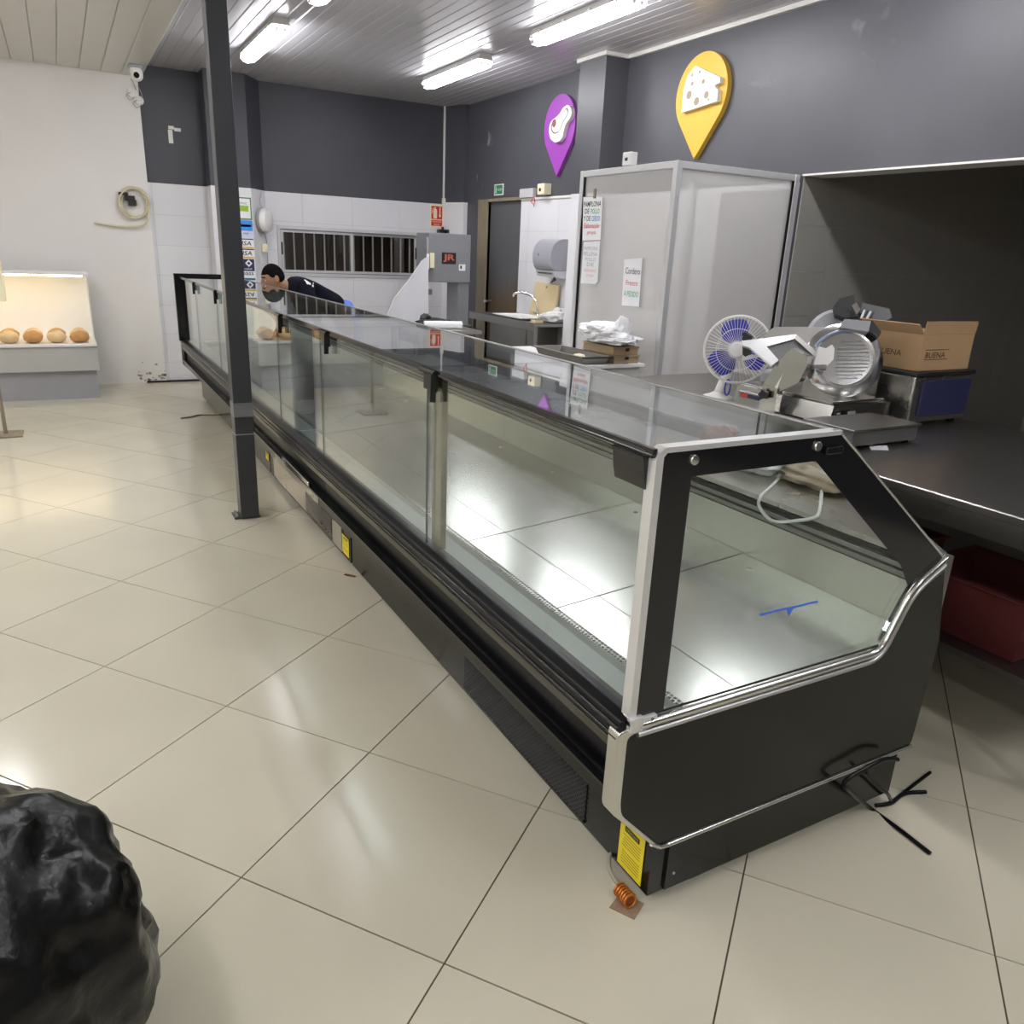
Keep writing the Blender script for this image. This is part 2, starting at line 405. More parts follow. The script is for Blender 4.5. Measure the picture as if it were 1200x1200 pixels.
# white end wall to the left
wl = wall('wall_end', [((XL, YB-.03, 0), (.906, YB+.15, ZS+.05))], M_WHITEW, 'white painted end wall with dirt near the floor')
m, nt, o_ = nodes('dirt'); MATS['dirt'] = m
b_ = nt.nodes.new('ShaderNodeBsdfPrincipled'); b_.inputs['Base Color'].default_value = (.34, .28, .22, 1); b_.inputs['Roughness'].default_value = .9; nt.links.new(b_.outputs[0], o_.inputs[0])
dm = NB()
for k in range(22):
    x, z = random.uniform(.62, .90), .02+abs(random.gauss(0, .09)); s = random.uniform(.006, .022)
    prism(dm, [(x+s*math.cos(t)*random.uniform(.5, 1.4), YB-.031, z+s*.8*math.sin(t)*random.uniform(.5, 1.4)) for t in [i*.785 for i in range(8)]], (0, -.001, 0))
obj('flaking_patch', dm, MATS['dirt'], wl)['kind'] = 'stuff'
bl = struct('baseboard_back', box(NB(), (.70, YB-.045, 0), (CLX0, YB-.009, .02)), M_BLACK)
# right wall: opening below LINT for Y < 4.12
LINT, YO0, YO1 = 2.17, .3, 4.12
DY0, DY1 = 8.03, 8.83
wr = wall('wall_right', [((XR, YN, LINT), (XR+.2, YB+.15, ZC+.05)), ((XR, YO1, 0), (XR+.2, DY0, LINT)), ((XR, DY1, 0), (XR+.2, YB+.15, LINT)), ((XR, YN, 0), (XR+.2, YO0, LINT))], M_DARKR, 'dark grey painted right wall with white tiles and an opening')
pr = lambda u, w_, z: (XR-w_, u, z)
tiles_on(wr, 6.65, DY0, 0, ZT, pr, u_off=6.65)
tiles_on(wr, 4.14, 6.24, 0, ZT, pr, u_off=4.2)
pil = struct('wall_pilaster', box(NB(), (4.28, 6.24, 0), (XR, 6.65, ZC)), M_DARKR, 'dark grey pilaster on the right wall, white tiled below', 'column')
obj('tile', box(NB(), (4.273, 6.233, 0), (XR-.001, 6.657, ZT)), M_WTILE, pil)
obj('tile_edging', box(NB(), (XR-.022, 6.66, ZT), (XR, DY0-.02, ZT+.022)), M_TRIM, wr)
tr = NB()
box(tr, (XR-.03, YN, ZC-.03), (XR, 6.24, ZC)); box(tr, (4.25, 6.21, ZC-.03), (XR, 6.24, ZC)); box(tr, (4.25, 6.24, ZC-.03), (4.28, 6.66, ZC))
struct('trim_1', tr, M_TRIM, 'white ceiling moulding along the right wall', 'moulding')
tr = NB(); box(tr, (XR-.012, YO0, LINT-.012), (XR+.2, YO1, LINT)); struct('trim_2', tr, M_TRIM)
# scuffs on the right wall
m, nt, o_ = nodes('scuff'); N = nt.nodes.new; L = nt.links.new; MATS['scuff'] = m
d_ = N('ShaderNodeBsdfDiffuse'); d_.inputs[0].default_value = (.55, .55, .55, 1); t_ = N('ShaderNodeBsdfTransparent'); mx_ = N('ShaderNodeMixShader')
tc_ = N('ShaderNodeTexCoord'); nz_ = N('ShaderNodeTexNoise'); nz_.inputs['Scale'].default_value = 5; nz_.inputs['Detail'].default_value = 6; L(tc_.outputs['Object'], nz_.inputs['Vector'])
mr_ = N('ShaderNodeMapRange'); mr_.inputs[1].default_value = .52; mr_.inputs[2].default_value = .85; mr_.inputs[3].default_value = 0; mr_.inputs[4].default_value = .5; L(nz_.outputs[0], mr_.inputs[0])
L(mr_.outputs[0], mx_.inputs[0]); L(t_.outputs[0], mx_.inputs[1]); L(d_.outputs[0], mx_.inputs[2]); L(mx_.outputs[0], o_.inputs[0])
sc_ = NB()
for px in (((985, 0), (1050, 0), (1050, 75), (1030, 80), (1010, 62)), ((872, 100), (925, 80), (945, 85), (895, 105)), ((560, 160), (570, 150), (580, 165), (572, 175)), ((558, 205), (566, 200), (568, 222), (560, 222))):
    prism(sc_, [onX(x, y, XR-.003) for x, y in px], (.002, 0, 0))
obj('scuff_mark', sc_, m, wr)['kind'] = 'stuff'
# other walls of the shop
wall('wall_left', [((XL-.15, YN, 0), (XL, YB, ZC))], M_WHITEW, 'white painted wall on the far side of the shop')
wall('wall_rear', [((XL, YN-.15, 0), (XR+.2, YN, ZC))], mat('dark_front', (.10, .10, .10), .3), 'unseen shop front wall, coloured dark for the case reflections')  # unseen plain wall, made dark so the black case panels reflect darkness
# side room seen through the opening
M_ATILE = mat('side_room_dim_tile', (.34, .33, .30), .45, var=.05, randc=.03)  # white tile, with the dimness of the side room put into its grey
wa = wall('wall_side_room', [((XR+.2, YO1, 0), (8.0, 4.45, 2.8)), ((8.0, YO0-.5, 0), (8.1, 4.45, 2.8)), ((XR+.2, YO0-.6, 0), (8.1, YO0-.5, 2.8)), ((XR+.2, YO0-.6, 2.7), (8.1, 4.45, 2.8))], M_ATILE, 'side room walls beyond the opening, large white tiles coloured grey for dim light')
tiles_on(wa, XR+.002, 7.4, .3, LINT-.014, lambda u, w_, z: (u, YO1-.001-w_, z), u_off=XR+.35, th=.31, tw=1.2, m=M_ATILE)
# ---- door
d1 = struct('door_1', box(NB(), (XR+.03, DY0, 0), (XR+.07, DY1, 2.15)), rust_door(), 'worn grey steel door with brown rust stains', 'door')
fr = NB(); box(fr, (XR-.02, DY1, 0), (XR+.1, 9.07, 2.16)); obj('door_jamb', fr, M_WOOD, d1)
fr = NB(); box(fr, (XR-.01, DY0, 2.13), (XR+.08, DY1, 2.165)); obj('door_head', fr, M_WOOD, d1)
hb = NB(); lathe(hb, [(0, -.09), (.016, -.088), (.02, -.06), (.01, -.045), (.012, 0)], (XR+.03, 8.76, 1.0), (1, 0, 0), 12); obj('handle', hb, M_ALU, d1, sm=40)
# ---- window
wn = struct('window_1', NB(), M_ALU, 'aluminium sliding window with dark panes and white security bars', 'window')
def frame(bm, x0, x1, z0, z1, y0, y1, t):
    box(bm, (x0, y0, z0), (x1, y1, z0+t)); box(bm, (x0, y0, z1-t), (x1, y1, z1)); box(bm, (x0, y0, z0+t), (x0+t, y1, z1-t)); box(bm, (x1-t, y0, z0+t), (x1, y1, z1-t))
M_WFR = mat('window_aluminium', (.60, .60, .61), .4, .3)
bm = NB(); frame(bm, WX0, WX1, WZ0, WZ1, YB-.02, YB+.09, .035); obj('window_frame', bm, M_WFR, wn)
bm = NB(); frame(bm, WX0+.035, WX1-.035, WZ0+.035, WZ1-.035, YB-.001, YB+.09, .008); obj('track_shadow', bm, M_DSTEEL, wn)
XM = 3.135
for i, (a, b, y) in enumerate(((WX0+.035, XM+.02, YB+.01), (XM-.02, WX1-.035, YB+.035))):
    bm = NB(); frame(bm, a, b, WZ0+.035, WZ1-.035, y, y+.022, .035); s = obj('sash', bm, M_WFR, wn)
    obj('pane', box(NB(), (a+.035, y+.008, WZ0+.07), (b-.035, y+.013, WZ1-.07)), GLASSD, s)
    lx = a+.018 if i == 0 else b-.018
    obj('latch', box(NB(), (lx-.008, y-.012, 1.44), (lx+.008, y, 1.58), .003), M_BLACK, s)
for k in range(14):
    x = 2.33+k*.122
    obj('security_bar', box(NB(), (x-.009, YB+.075, WZ0), (x+.009, YB+.085, WZ1)), M_WHITE, wn)
rb = NB(); box(rb, (WX0-.4, YB+.9, WZ0-.5), (WX1+.4, YB+.95, WZ1+.5)); box(rb, (WX0-.4, YB+.15, WZ0-.5), (WX0-.35, YB+.95, WZ1+.5)); box(rb, (WX1+.35, YB+.15, WZ0-.5), (WX1+.4, YB+.95, WZ1+.5)); box(rb, (WX0-.4, YB+.15, WZ0-.55), (WX1+.4, YB+.95, WZ0-.5)); box(rb, (WX0-.4, YB+.15, WZ1+.5), (WX1+.4, YB+.95, WZ1+.55))
struct('wall_behind_window', rb, mat('dim_glow_room', (.12, .07, .045), .8, var=.4, scale=3), 'dark room behind the window, dim orange glow put into its brown colour', 'wall')  # brown colour stands in for the dim orange glow of the room

# ================================================================== CEILING LAMPS
def make_lamp():
    t = thing('tube_lamp', 'x', 'lamp', (0, 0, 0), 0, 'sealed fluorescent ceiling lamps'); l = .65
    bm = NB(); prism(bm, [(-.05, -l, 0), (-.07, -l, -.05), (.07, -l, -.05), (.05, -l, 0)], (0, 2*l, 0)); obj('housing', bm, M_LAMPB, t)
    bm = NB(); prof = [(-.064, -.05), (-.066, -.075), (-.05, -.105), (0, -.115), (.05, -.105), (.066, -.075), (.064, -.05)]
    prism(bm, [(x, -l+.05, z) for x, z in prof], (0, 2*l-.1, 0)); obj('diffuser', bm, M_TUBE, t, sm=30)
    for s in (-1, 1):
        bm = NB(); prism(bm, [(x*1.02, s*(l-.05), z) for x, z in prof], (0, s*.05, 0)); e = obj('end_cap', bm, glass('lamp_plastic', (.9, .88, .9), f0=.2), t, sm=30)
        for q in (-.03, .03): obj('tube_holder', cyl(NB(), (q, s*(l-.045), -.08), (q, s*(l-.01), -.08), .014, 10), M_WHITE, e)
    for y in (-.5, -.17, .17, .5):
        for s in (-1, 1): obj('clip', box(NB(), (s*.066, y-.012, -.07), (s*.075, y+.012, -.03)), M_ALU, t)
    return t
lamp0 = make_lamp(); first = True
LAB = {(1.72, 7.65): 'sealed tube lamp beyond the dark post, toward the window wall', (1.74, 5.43): 'sealed tube lamp on the ceiling beside the dark post',
       (3.5, 7.63): 'sealed tube lamp beside the purple pin sign and corner column', (3.48, 5.40): 'large bright sealed tube lamp beside the pilaster'}
for x in (1.73, 3.49):
    for y in ((7.64, 5.41, -1.34) if x < 2 else (7.64, 5.41, 3.16, .91, -1.34)):
        k = [q for q in LAB if abs(q[0]-x) < .1 and abs(q[1]-y) < .1]
        o = lamp0 if first else copytree(lamp0)
        first = False; o.location = ((k[0][0], k[0][1], ZC) if k else (x, y, ZC))
        o['label'] = LAB[k[0]] if k else 'sealed tube lamp on the ceiling beyond the pilaster and booth'
for x in (-.9, -2.9):
    for y in (6.6, 3.9, .91, -1.34):
        o = copytree(lamp0); o.location = (x, y, ZS); o['label'] = 'sealed tube lamp under the lower white soffit'

# ================================================================== DISPLAY CASES
XG = .998                      # front glass plane
def yprism(bm, prof, y0, y1): return prism(bm, [(x, y0, z) for x, z in prof], (0, y1-y0, 0))
def rounded(pts, r, k=4):
    out = []
    n = len(pts)
    for i in range(n):
        p, a, b = V(pts[i]), V(pts[i-1]), V(pts[(i+1) % n])
        da, db = (a-p), (b-p); ra = min(r, da.length*.45, db.length*.45)
        if ra < 1e-4: out.append(tuple(p)); continue
        A, B = p+da.normalized()*ra, p+db.normalized()*ra
        for j in range(k+1):
            t = j/k; out.append(tuple(A*(1-t)**2+p*2*t*(1-t)+B*t*t))
    return out
TOPP = [(1.005, .60), (1.005, 1.214), (1.525, 1.214), (2.04, .83), (1.915, .76), (1.835, .60)]     # end glass outline
def hinge(t, y):
    if y < 1.3:
        h = obj('hinge', prism(NB(), [(x, 1.188, z) for x, z in ((.9945, 1.132), (.985, 1.134), (.978, 1.16), (.974, 1.195), (.968, 1.205), (.9945, 1.208))], (0, .105, 0)), M_BLK, t)
        obj('pivot', cyl(NB(), (.985, 1.19, 1.212), (.985, 1.30, 1.212), .007, 10), M_BLK, h); return
    h = obj('hinge', box(NB(), (.980, y-.045, 1.150), (.9945, y+.045, 1.205), .004), M_BLK, t)
    obj('pivot', cyl(NB(), (.975, y-.06, 1.212), (.975, y+.06, 1.212), .008, 10), M_BLK, h)
    obj('clamp', prism(NB(), [(.966, y-.052, 1.21), (.966, y-.03, 1.21), (.966, y-.038, 1.12), (.966, y-.044, 1.12)], (.02, 0, 0)), M_BLK, h)
def sticker(t, y0, y1, z0, z1, x=1.123):
    s = obj('warning_sticker', box(NB(), (x-.0015, y0, z0), (x, y1, z1)), M_YEL, t); s['label'] = 'yellow warning sticker with black heading'
    w_, h_ = y1-y0, z1-z0
    obj('heading_bar', box(NB(), (x-.002, y0+w_*.2, z1-h_*.2), (x-.0015, y1-w_*.2, z1-h_*.09)), M_INK, s)
    text('heading', 'IMPORTANTE', (x-.0022, (y0+y1)/2, z1-h_*.145), (0, -1, 0), (0, 0, 1), h_*.05, M_YEL, s, w_*.5)
    ln = NB()
    for k in range(11):
        z = z1-h_*(.28+.06*k)
        if k == 5: continue
        box(ln, (x-.0018, y0+w_*.12, z-h_*.008), (x-.0015, y1-w_*random.uniform(.12, .2), z+h_*.008))
    obj('fine_print', ln, mat('sticker_ink', (.25, .20, .02), .5), s)
def make_case(label, y0, y1, joints, hinges, near_end=False, far_end=False, wt=2.36):
    t = thing('display_case', label, 'display case', (1.5, y0, 0), 0, 'glass front display cases in a row')
    a, b = y0+.002, y1-.002
    ins = lambda q: obj
    # lower body
    bm = NB(); yprism(bm, [(1.125, .03), (1.125, .212), (2.08, .212), (2.08, .03)], a+.02, b); obj('plinth', bm, M_BODY, t)
    bm = NB(); yprism(bm, [(.968, .405), (.968, .37), (1.125, .212), (2.10, .212), (2.10, .50), (1.01, .50), (1.01, .405)], a, b); obj('front_panel', bm, M_BODY, t)
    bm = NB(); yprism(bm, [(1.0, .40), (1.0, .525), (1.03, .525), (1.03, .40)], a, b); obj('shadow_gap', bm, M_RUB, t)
    bm = NB(); yprism(bm, [(.968, .402), (.962, .408), (.962, .416), (.972, .418), (.99, .41)], a, b); obj('panel_edge', bm, M_BLK, t)
    bm = NB(); yprism(bm, rounded([(.962, .522), (.962, .548), (1.03, .548), (1.03, .522)], .006), a, b); obj('sill_strip', bm, mat('sill_dark', (.10, .098, .08), .25, .8), t)
    bm = NB(); yprism(bm, rounded([(.964, .549), (.960, .575), (.966, .602), (.99, .612), (1.03, .612), (1.03, .549)], .006), a, b); obj('bumper_rail', bm, M_RUB, t, sm=40)
    bm = NB()
    for z in (.562, .588): cyl(bm, (.961, a, z), (.961, b, z), .005, 8)
    obj('rail_bead', bm, M_BLK, t, sm=60)
    # inside: sill, perforated strip, deck plates, back
    bm = NB(); yprism(bm, [(1.005, .57), (1.005, .612), (1.10, .604), (1.16, .575), (1.16, .53), (1.03, .53)], a, b); obj('inner_sill', bm, mat('sill_grey', (.24, .265, .26), .35, .5), t)
    bm = NB(); yprism(bm, [(1.16, .54), (1.16, .566), (1.195, .566), (1.195, .54)], a, b); st = obj('vent_strip', bm, M_DECK, t)
    hl = NB()
    nh = int((b-a)/.014)
    for k in range(nh):
        for j in range(2):
            y = a+.014*(k+.5*j)+.005; x = 1.171+.013*j; box(hl, (x, y, .566), (x+.008, y+.008, .5665))
    obj('vent_hole', hl, M_BLACK, st)['kind'] = 'stuff'
    bm = NB(); yprism(bm, [(1.03, .50), (1.03, .54), (2.0, .54), (2.0, .50)], a, b); obj('tub', bm, M_DSTEEL, t)
    ys = [y0]+[q for q in [1.82+.625*i for i in range(12)] if y0+.15 < q < y1-.15]+[y1]
    for i, (p, q) in enumerate(zip(ys, ys[1:])):
        dz = .0018*((i*7) % 3)
        for (xa, xb) in ((1.197, 1.364), (1.367, 1.974)):
            zd = lambda x: .548+.085*(x-1.197)
            bm = NB(); prism(bm, [(xa, p+.0015, zd(xa)-.006), (xa, p+.0015, zd(xa)+dz), (xb, p+.0015, zd(xb)+dz), (xb, p+.0015, zd(xb)-.006)], (0, q-p-.003, 0)); obj('deck_plate', bm, M_DECK, t)
        obj('deck_screw', lathe(NB(), [(0, .0015), (.008, .001), (.009, 0)], (1.905, q-.1, .6085+dz), (0, 0, 1), 10), M_DSTEEL, t)
    bm = NB(); box(bm, (1.976, a, .54), (1.992, b, .76)); obj('back_plate', bm, M_BPLATE, t)
    for i, (z, x) in enumerate(((.762, 1.962), (.784, 1.966), (.806, 1.970))):
        bm = NB(); box(bm, (x, a, z), (2.0, b, z+.014), .002); obj('back_rail', bm, M_DSTEEL, t)
    bm = NB(); box(bm, (1.97, a, .755), (2.0, b, .825)); obj('rail_backing', bm, M_RUB, t)
    ya = a+.42 if near_end else a
    bm = NB(); prism(bm, [(1.965, a, .824), (2.06, a, .824), (wt, ya, .824), (wt, b, .824), (1.965, b, .824)], (0, 0, .016)); obj('worktop', bm, M_STEEL, t)
    bm = NB(); box(bm, (2.0, a, .5), (2.10, b, .824)); obj('rear_panel', bm, M_DSTEEL, t)
    # glass
    js = [y0]+joints+[y1]
    for i, (p, q) in enumerate(zip(js, js[1:])):
        e = .028 if (i == 0 and near_end) else .003
        obj('front_pane', box(NB(), (XG-.003, p+e, .608), (XG+.003, q-.003, 1.205)), GLASS, t)
        obj('top_pane', box(NB(), (.992, p+(.02 if e > .01 else .002), 1.214), (1.522, q-.002, 1.221)), GLASS2, t)
        gr = NB(); box(gr, (XG-.003, q-.0035, .608), (XG+.003, q-.0005, 1.205)); obj('pane_edge', gr, mat('glass_edge', (.02, .06, .05), .1), t)
    bm = NB(); box(bm, (.978, a, 1.204), (1.004, b, 1.213), .002); box(bm, (.980, a, 1.213), (.991, b, 1.223)); obj('top_front_rail', bm, M_BLK, t)
    bm = NB(); box(bm, (1.516, a, 1.200), (1.535, b, 1.2235), .002); obj('top_rear_rail', bm, M_DSTEEL, t)
    for y in hinges: hinge(t, y)
    return t
def end_panel(t, y, s, ):
    """s=-1 : faces the viewer side (near end); s=+1 far end"""
    yo = y; th = .012*(-s)
    gp = rounded(TOPP, .02)
    e = obj('end_glass', prism(NB(), [(x, yo, z) for x, z in gp], (0, th, 0)), GLASS, t)
    bo = yo+s*.0012
    def band(*q): prism(bb, [(x, bo, z) for x, z in q], (0, -s*.0012, 0))
    bb = NB()
    band((1.005, .60), (1.005, 1.214), (1.085, 1.214), (1.085, .60))
    band((1.085, 1.158), (1.085, 1.214), (1.525, 1.214), (1.455, 1.158))
    band((1.525, 1.214), (2.04, .83), (1.915, .76), (1.86, .835), (1.455, 1.158))
    band((1.085, .60), (1.085, .606), (1.835, .606), (1.835, .60))
    obj('black_border', bb, M_BLK, t)
    bm = NB()
    pts = [(.986, .60), (.986, 1.20), (.992, 1.216), (1.008, 1.226), (1.525, 1.2245), (1.522, 1.2145), (1.012, 1.2145), (1.0045, 1.206), (1.0045, .60)]
    prism(bm, [(x, yo+s*.004, z) for x, z in pts], (0, -s*.03, 0)); obj('edge_profile', bm, M_WALU if s < 0 else M_BLK, t)
    if s > 0:
        obj('end_upright', box(NB(), (.945, yo-.05, .60), (1.0, yo+.004, 1.235), .004), M_BLK, t); obj('end_top_bar', box(NB(), (.945, yo-.03, 1.2235), (1.53, yo+.004, 1.245), .003), M_BLK, t)
    tube_pts = [(1.5, 1.2245), (1.525, 1.2225), (2.045, .834)]
    bm = NB(); tube(bm, [(x, yo-s*.006, z) for x, z in tube_pts], .0045, 8); obj('slant_edge', bm, M_ALU, t)
    for x in (1.084, 1.449):
        obj('bolt', lathe(NB(), [(0, .008), (.010, .0075), (.0115, .005), (.0115, 0)], (x, yo+s*.001, 1.194), (0, s, 0), 16), M_CHROME, t, sm=40)
    obj('lock_block', box(NB(), (1.475, yo+s*.001, 1.172), (1.53, yo+s*.012, 1.19), .003), M_BLK, t)
    # chrome frame under the glass
    line = rounded([(1.03, .583), (1.845, .583), (1.93, .76), (2.05, .83)], .05)[5:-5]
    line = [(1.01, .585)]+line+[(2.05, .828)]
    bm = NB(); tube(bm, [(x, yo+s*.004, z) for x, z in line], .011, 8); obj('chrome_trim', bm, M_TRIMC, t, sm=60)
    bm = NB(); tube(bm, [(x, yo+s*.008, z-.020) for x, z in line], .007, 8); obj('chrome_trim', bm, M_ALU, t, sm=60)
    bm = NB(); box(bm, (.984, yo+s*.012, .590), (1.06, yo-s*.02, .606), .003); box(bm, (.984, yo+s*.014, .576), (1.02, yo-s*.02, .612), .003); br = obj('corner_bracket', bm, M_WALU, t)
    obj('screw', lathe(NB(), [(0, .003), (.004, .002), (.004, 0)], (1.045, yo+s*.012, .598), (0, s, 0), 10), M_DSTEEL, br)
    # dark side panel with bright outline
    sp = [(.972, .57), (.972, .372), (1.128, .207), (2.10, .207), (2.12, .55), (2.06, .80), (1.95, .75), (1.85, .57)]
    bm = NB(); prism(bm, [(x, yo+s*.002, z) for x, z in rounded(sp, .02)], (0, -s*.03, 0)); obj('side_panel', bm, M_BODY, t)
    cap = rounded([(1.06, .583), (.957, .583), (.957, .368), (1.116, .203), (1.122, .209), (.990, .352), (.984, .385), (.984, .565), (1.06, .572)], .016)
    bm = NB(); prism(bm, [(x, yo+s*.008, z) for x, z in cap], (0, -s*.04, 0)); cbo = obj('chrome_bumper', bm, M_TRIMC, t, sm=50); bv_ = cbo.modifiers.new('b', 'BEVEL'); bv_.width = .006; bv_.segments = 3; bv_.limit_method = 'ANGLE'
    bm = NB(); tube(bm, [(x, yo+s*.004, z) for x, z in ((1.095, .226), (1.125, .206), (1.15, .203), (2.10, .203))], .006, 8); obj('lower_trim', bm, M_TRIMC, t, sm=60)
    bm = NB(); box(bm, (1.175, yo-s*.014, .035), (2.07, yo-s*.03, .2)); pp = obj('plinth_end', bm, M_BODY, t)
    obj('screw', lathe(NB(), [(0, .003), (.004, .002), (.004, 0)], (1.2, yo-s*.014, .08), (0, s, 0), 10), M_ALU, pp)
    for x in (1.25, 1.95): obj('foot', lathe(NB(), [(.025, 0), (.025, .012), (.012, .016), (.012, .035)], (x, yo-s*.08, 0), (0, 0, 1), 12), M_RUB, t)
    bm = NB(); box(bm, (1.28, yo-s*.03, .012), (2.0, yo-s*.06, .035)); obj('base_rail', bm, M_DSTEEL, t)
Y0, Y1, Y2, Y3 = 1.168, 3.60, 5.42, 8.55
c1 = make_case('display case with silver edged glass end panel and empty steel deck', Y0, Y1, [2.345], [1.235, 2.295, 3.47], near_end=True)
end_panel(c1, Y0, -1)
sticker(c1, 1.215, 1.315, .040, .185)
c2 = make_case('middle display case beside the post, with louvred grille and yellow sticker', Y1, Y2, [4.46], [4.33])
sticker(c2, 3.645, 3.755, .05, .15)
c3 = make_case('glass display case that ends in a black frame by the white wall', Y2, Y3, [6.42, 7.5], [6.37, 7.47], far_end=True, wt=2.12)
end_panel(c3, Y3, 1)
sticker(c3, 5.47, 5.56, .11, .165)
# near perforated grille
gr = NB(); ga, gb, gz0, gz1 = 1.475, 2.27, .045, .200; n = 44
def gline(p, q):
    tube(gr, [p, q], .0022, 4, caps=False)
for k in range(n+14):
    s = ga-.16+k*(gb-ga+.16)/(n+13)*1.0
    for dirn in (1, -1):
        y_a, y_b = (s, s+.155) if dirn == 1 else (s+.155, s)
        # clip to the grille rectangle
        def at(y, ya=y_a, yb=y_b): return gz0+(y-ya)/(yb-ya)*(gz1-gz0)
        lo, hi = max(ga, min(y_a, y_b)), min(gb, max(y_a, y_b))
        if hi-lo > .005: gline((1.121, lo, at(lo)), (1.121, hi, at(hi)))
go = obj('perforated_grille', gr, mat('grille_grey', (.035, .035, .035), .5), c1); go['kind'] = 'stuff'
obj('grille_recess', box(NB(), (1.1235, ga, gz0), (1.1245, gb, gz1)), M_RUB, c1)
bm = NB()
for z in (gz0, gz1): box(bm, (1.119, ga, z-.004), (1.125, gb, z+.004))
obj('grille_frame', bm, M_BODY, c1)
# louvred grille and steel plates on the middle case
obj('louvre_recess', box(NB(), (1.1225, 3.93, .06), (1.1245, 4.46, .205)), M_RUB, c2)
for k in range(10):
    z = .068+k*.0145; obj('louvre_slat', prism(NB(), [(1.123, 3.935, z), (1.114, 3.935, z+.004), (1.116, 3.935, z+.008), (1.123, 3.935, z+.006)], (0, .52, 0)), M_STEEL, c2)
obj('steel_plate', box(NB(), (1.119, 3.76, .045), (1.1245, 3.925, .21)), M_STEEL, c2)
obj('steel_plate', box(NB(), (1.119, 4.47, .045), (1.1245, 5.3, .21)), M_STEEL, c2)
pl = NB(); prism(pl, [(.966, 3.62, .40), (.966, 3.62, .369), (1.122, 3.62, .211), (1.124, 3.62, .215), (.97, 3.62, .372), (.97, 3.62, .40)], (0, .9, 0)); obj('steel_cover', pl, M_STEEL, c2)
obj('handle_bar', box(NB(), (.953, 3.75, .425), (.966, 4.3, .445), .003), M_CHROME, c2)
# steel mullion at the joint of the near case
mu = obj('mullion', box(NB(), (1.012, 2.262, .60), (1.035, 2.335, 1.203), .002), mat('mullion_steel', (.30, .27, .22), .15, 1), c1)
mu['label'] = 'brownish polished steel upright behind the pane joint'
# arrow sticker on the end glass
ar = obj('arrow_sticker', box(NB(), (1.352, Y0-.0014, .788), (1.44, Y0-.0004, .794)), M_BLUE, c1)
obj('arrow_line', box(NB(), (1.465, Y0-.0014, .786), (1.549, Y0-.0004, .792)), M_BLUE, ar)
obj('arrow_head', prism(NB(), [(1.438, Y0-.0014, .792), (1.468, Y0-.0014, .792), (1.453, Y0-.0014, .768)], (0, .001, 0)), M_BLUE, ar)

# ================================================================== STEEL POST
PX, PY = .815, 4.635
ps = thing('post', 'dark grey square steel post in front of the cases', 'post', (PX, PY, 0))
obj('shaft', box(NB(), (PX-.052, PY-.052, .01), (PX+.052, PY+.052, ZS), .004), M_POST, ps)
obj('base_plate', box(NB(), (PX-.085, PY-.03, 0), (PX+.06, PY+.085, .012), .003), M_POST, ps)
obj('tape_band', box(NB(), (PX-.0535, PY-.0535, .62), (PX+.0535, PY+.0535, .70)), mat('grey_tape', (.16, .16, .165), .4), ps)
obj('paint_line', box(NB(), (PX-.0533, PY-.0533, .515), (PX+.0533, PY+.0533, .52)), M_GREYP, ps)
for sx in (-1, 1): obj('anchor_bolt', lathe(NB(), [(.009, 0), (.009, .012), (.005, .013), (.005, .022), (0, .023)], (PX-.07, PY+.03*sx+.02, .012), (0, 0, 1), 6), M_ALU, ps)

# ================================================================== THINGS ON THE WALLS
def pin_outline(cy, cz, r, tip, X, k=40):
    d = cz-tip; al = math.acos(r/d)           # tangent angle measured from straight down
    pts = []
    a0, a1 = -math.pi/2+al, 3*math.pi/2-al
    for i in range(k+1):
        a = a0+(a1-a0)*i/k; pts.append((X, cy+r*math.cos(a), cz+r*math.sin(a)))
    return pts+[(X, cy, tip)]
def c4(ox, oy, s, lst): return [(ox+x*s, oy+y*s) for x, y in lst]
pp = thing('pin_sign', 'purple map pin sign with a white steak relief on the dark wall', 'sign', (XR, 7.28, 2.325), 0, 'map pin signs on the right wall')
obj('pin_board', prism(NB(), pin_outline(7.282, 2.782, .287, 2.325, XR-.035), (.033, 0, 0)), M_PURP, pp)
st = c4(450, 0, .25, [(860, 490), (876, 503), (880, 530), (872, 555), (852, 580), (843, 610), (838, 640), (822, 662), (800, 669), (780, 652), (772, 620), (774, 590), (785, 565), (808, 548), (825, 530), (838, 505)])
M_RELW = mat('relief_white', (.82, .80, .76), .5); M_RELB = mat('relief_core', (.22, .10, .07), .6)
sk = obj('steak_relief', prism(NB(), rounded([tuple(onX(x, y, XR-.075)) for x, y in st], .02, 3), (.04, 0, 0)), M_RELW, pp)
ins = c4(450, 0, .25, [(858, 503), (865, 520), (855, 548), (838, 570), (830, 600), (815, 622), (795, 628), (782, 610), (783, 585), (795, 568), (820, 552), (842, 520)])
obj('steak_groove', prism(NB(), rounded([tuple(onX(x, y, XR-.0765)) for x, y in ins], .015, 3), (.001, 0, 0)), M_RELB, sk)
def shrink(l, f):
    cx = sum(p[0] for p in l)/len(l); cy = sum(p[1] for p in l)/len(l); return [(cx+(x-cx)*f, cy+(y-cy)*f) for x, y in l]
obj('steak_center', prism(NB(), rounded([tuple(onX(x, y, XR-.084)) for x, y in shrink(ins, .9)], .015, 3), (.008, 0, 0)), M_RELW, sk)
q = onX(649.3, 144.5, XR-.086); obj('steak_bone', lathe(NB(), [(0, .004), (.032, .004), (.036, 0)], q, (-1, 0, 0), 20), M_RELB, sk)
yp = thing('pin_sign', 'yellow map pin sign with a white cheese relief above the booth', 'sign', (XR, 5.22, 2.34), 0, 'map pin signs on the right wall')
obj('pin_board', prism(NB(), pin_outline(5.216, 2.80, .288, 2.34, XR-.045), (.043, 0, 0)), M_YPIN, yp)
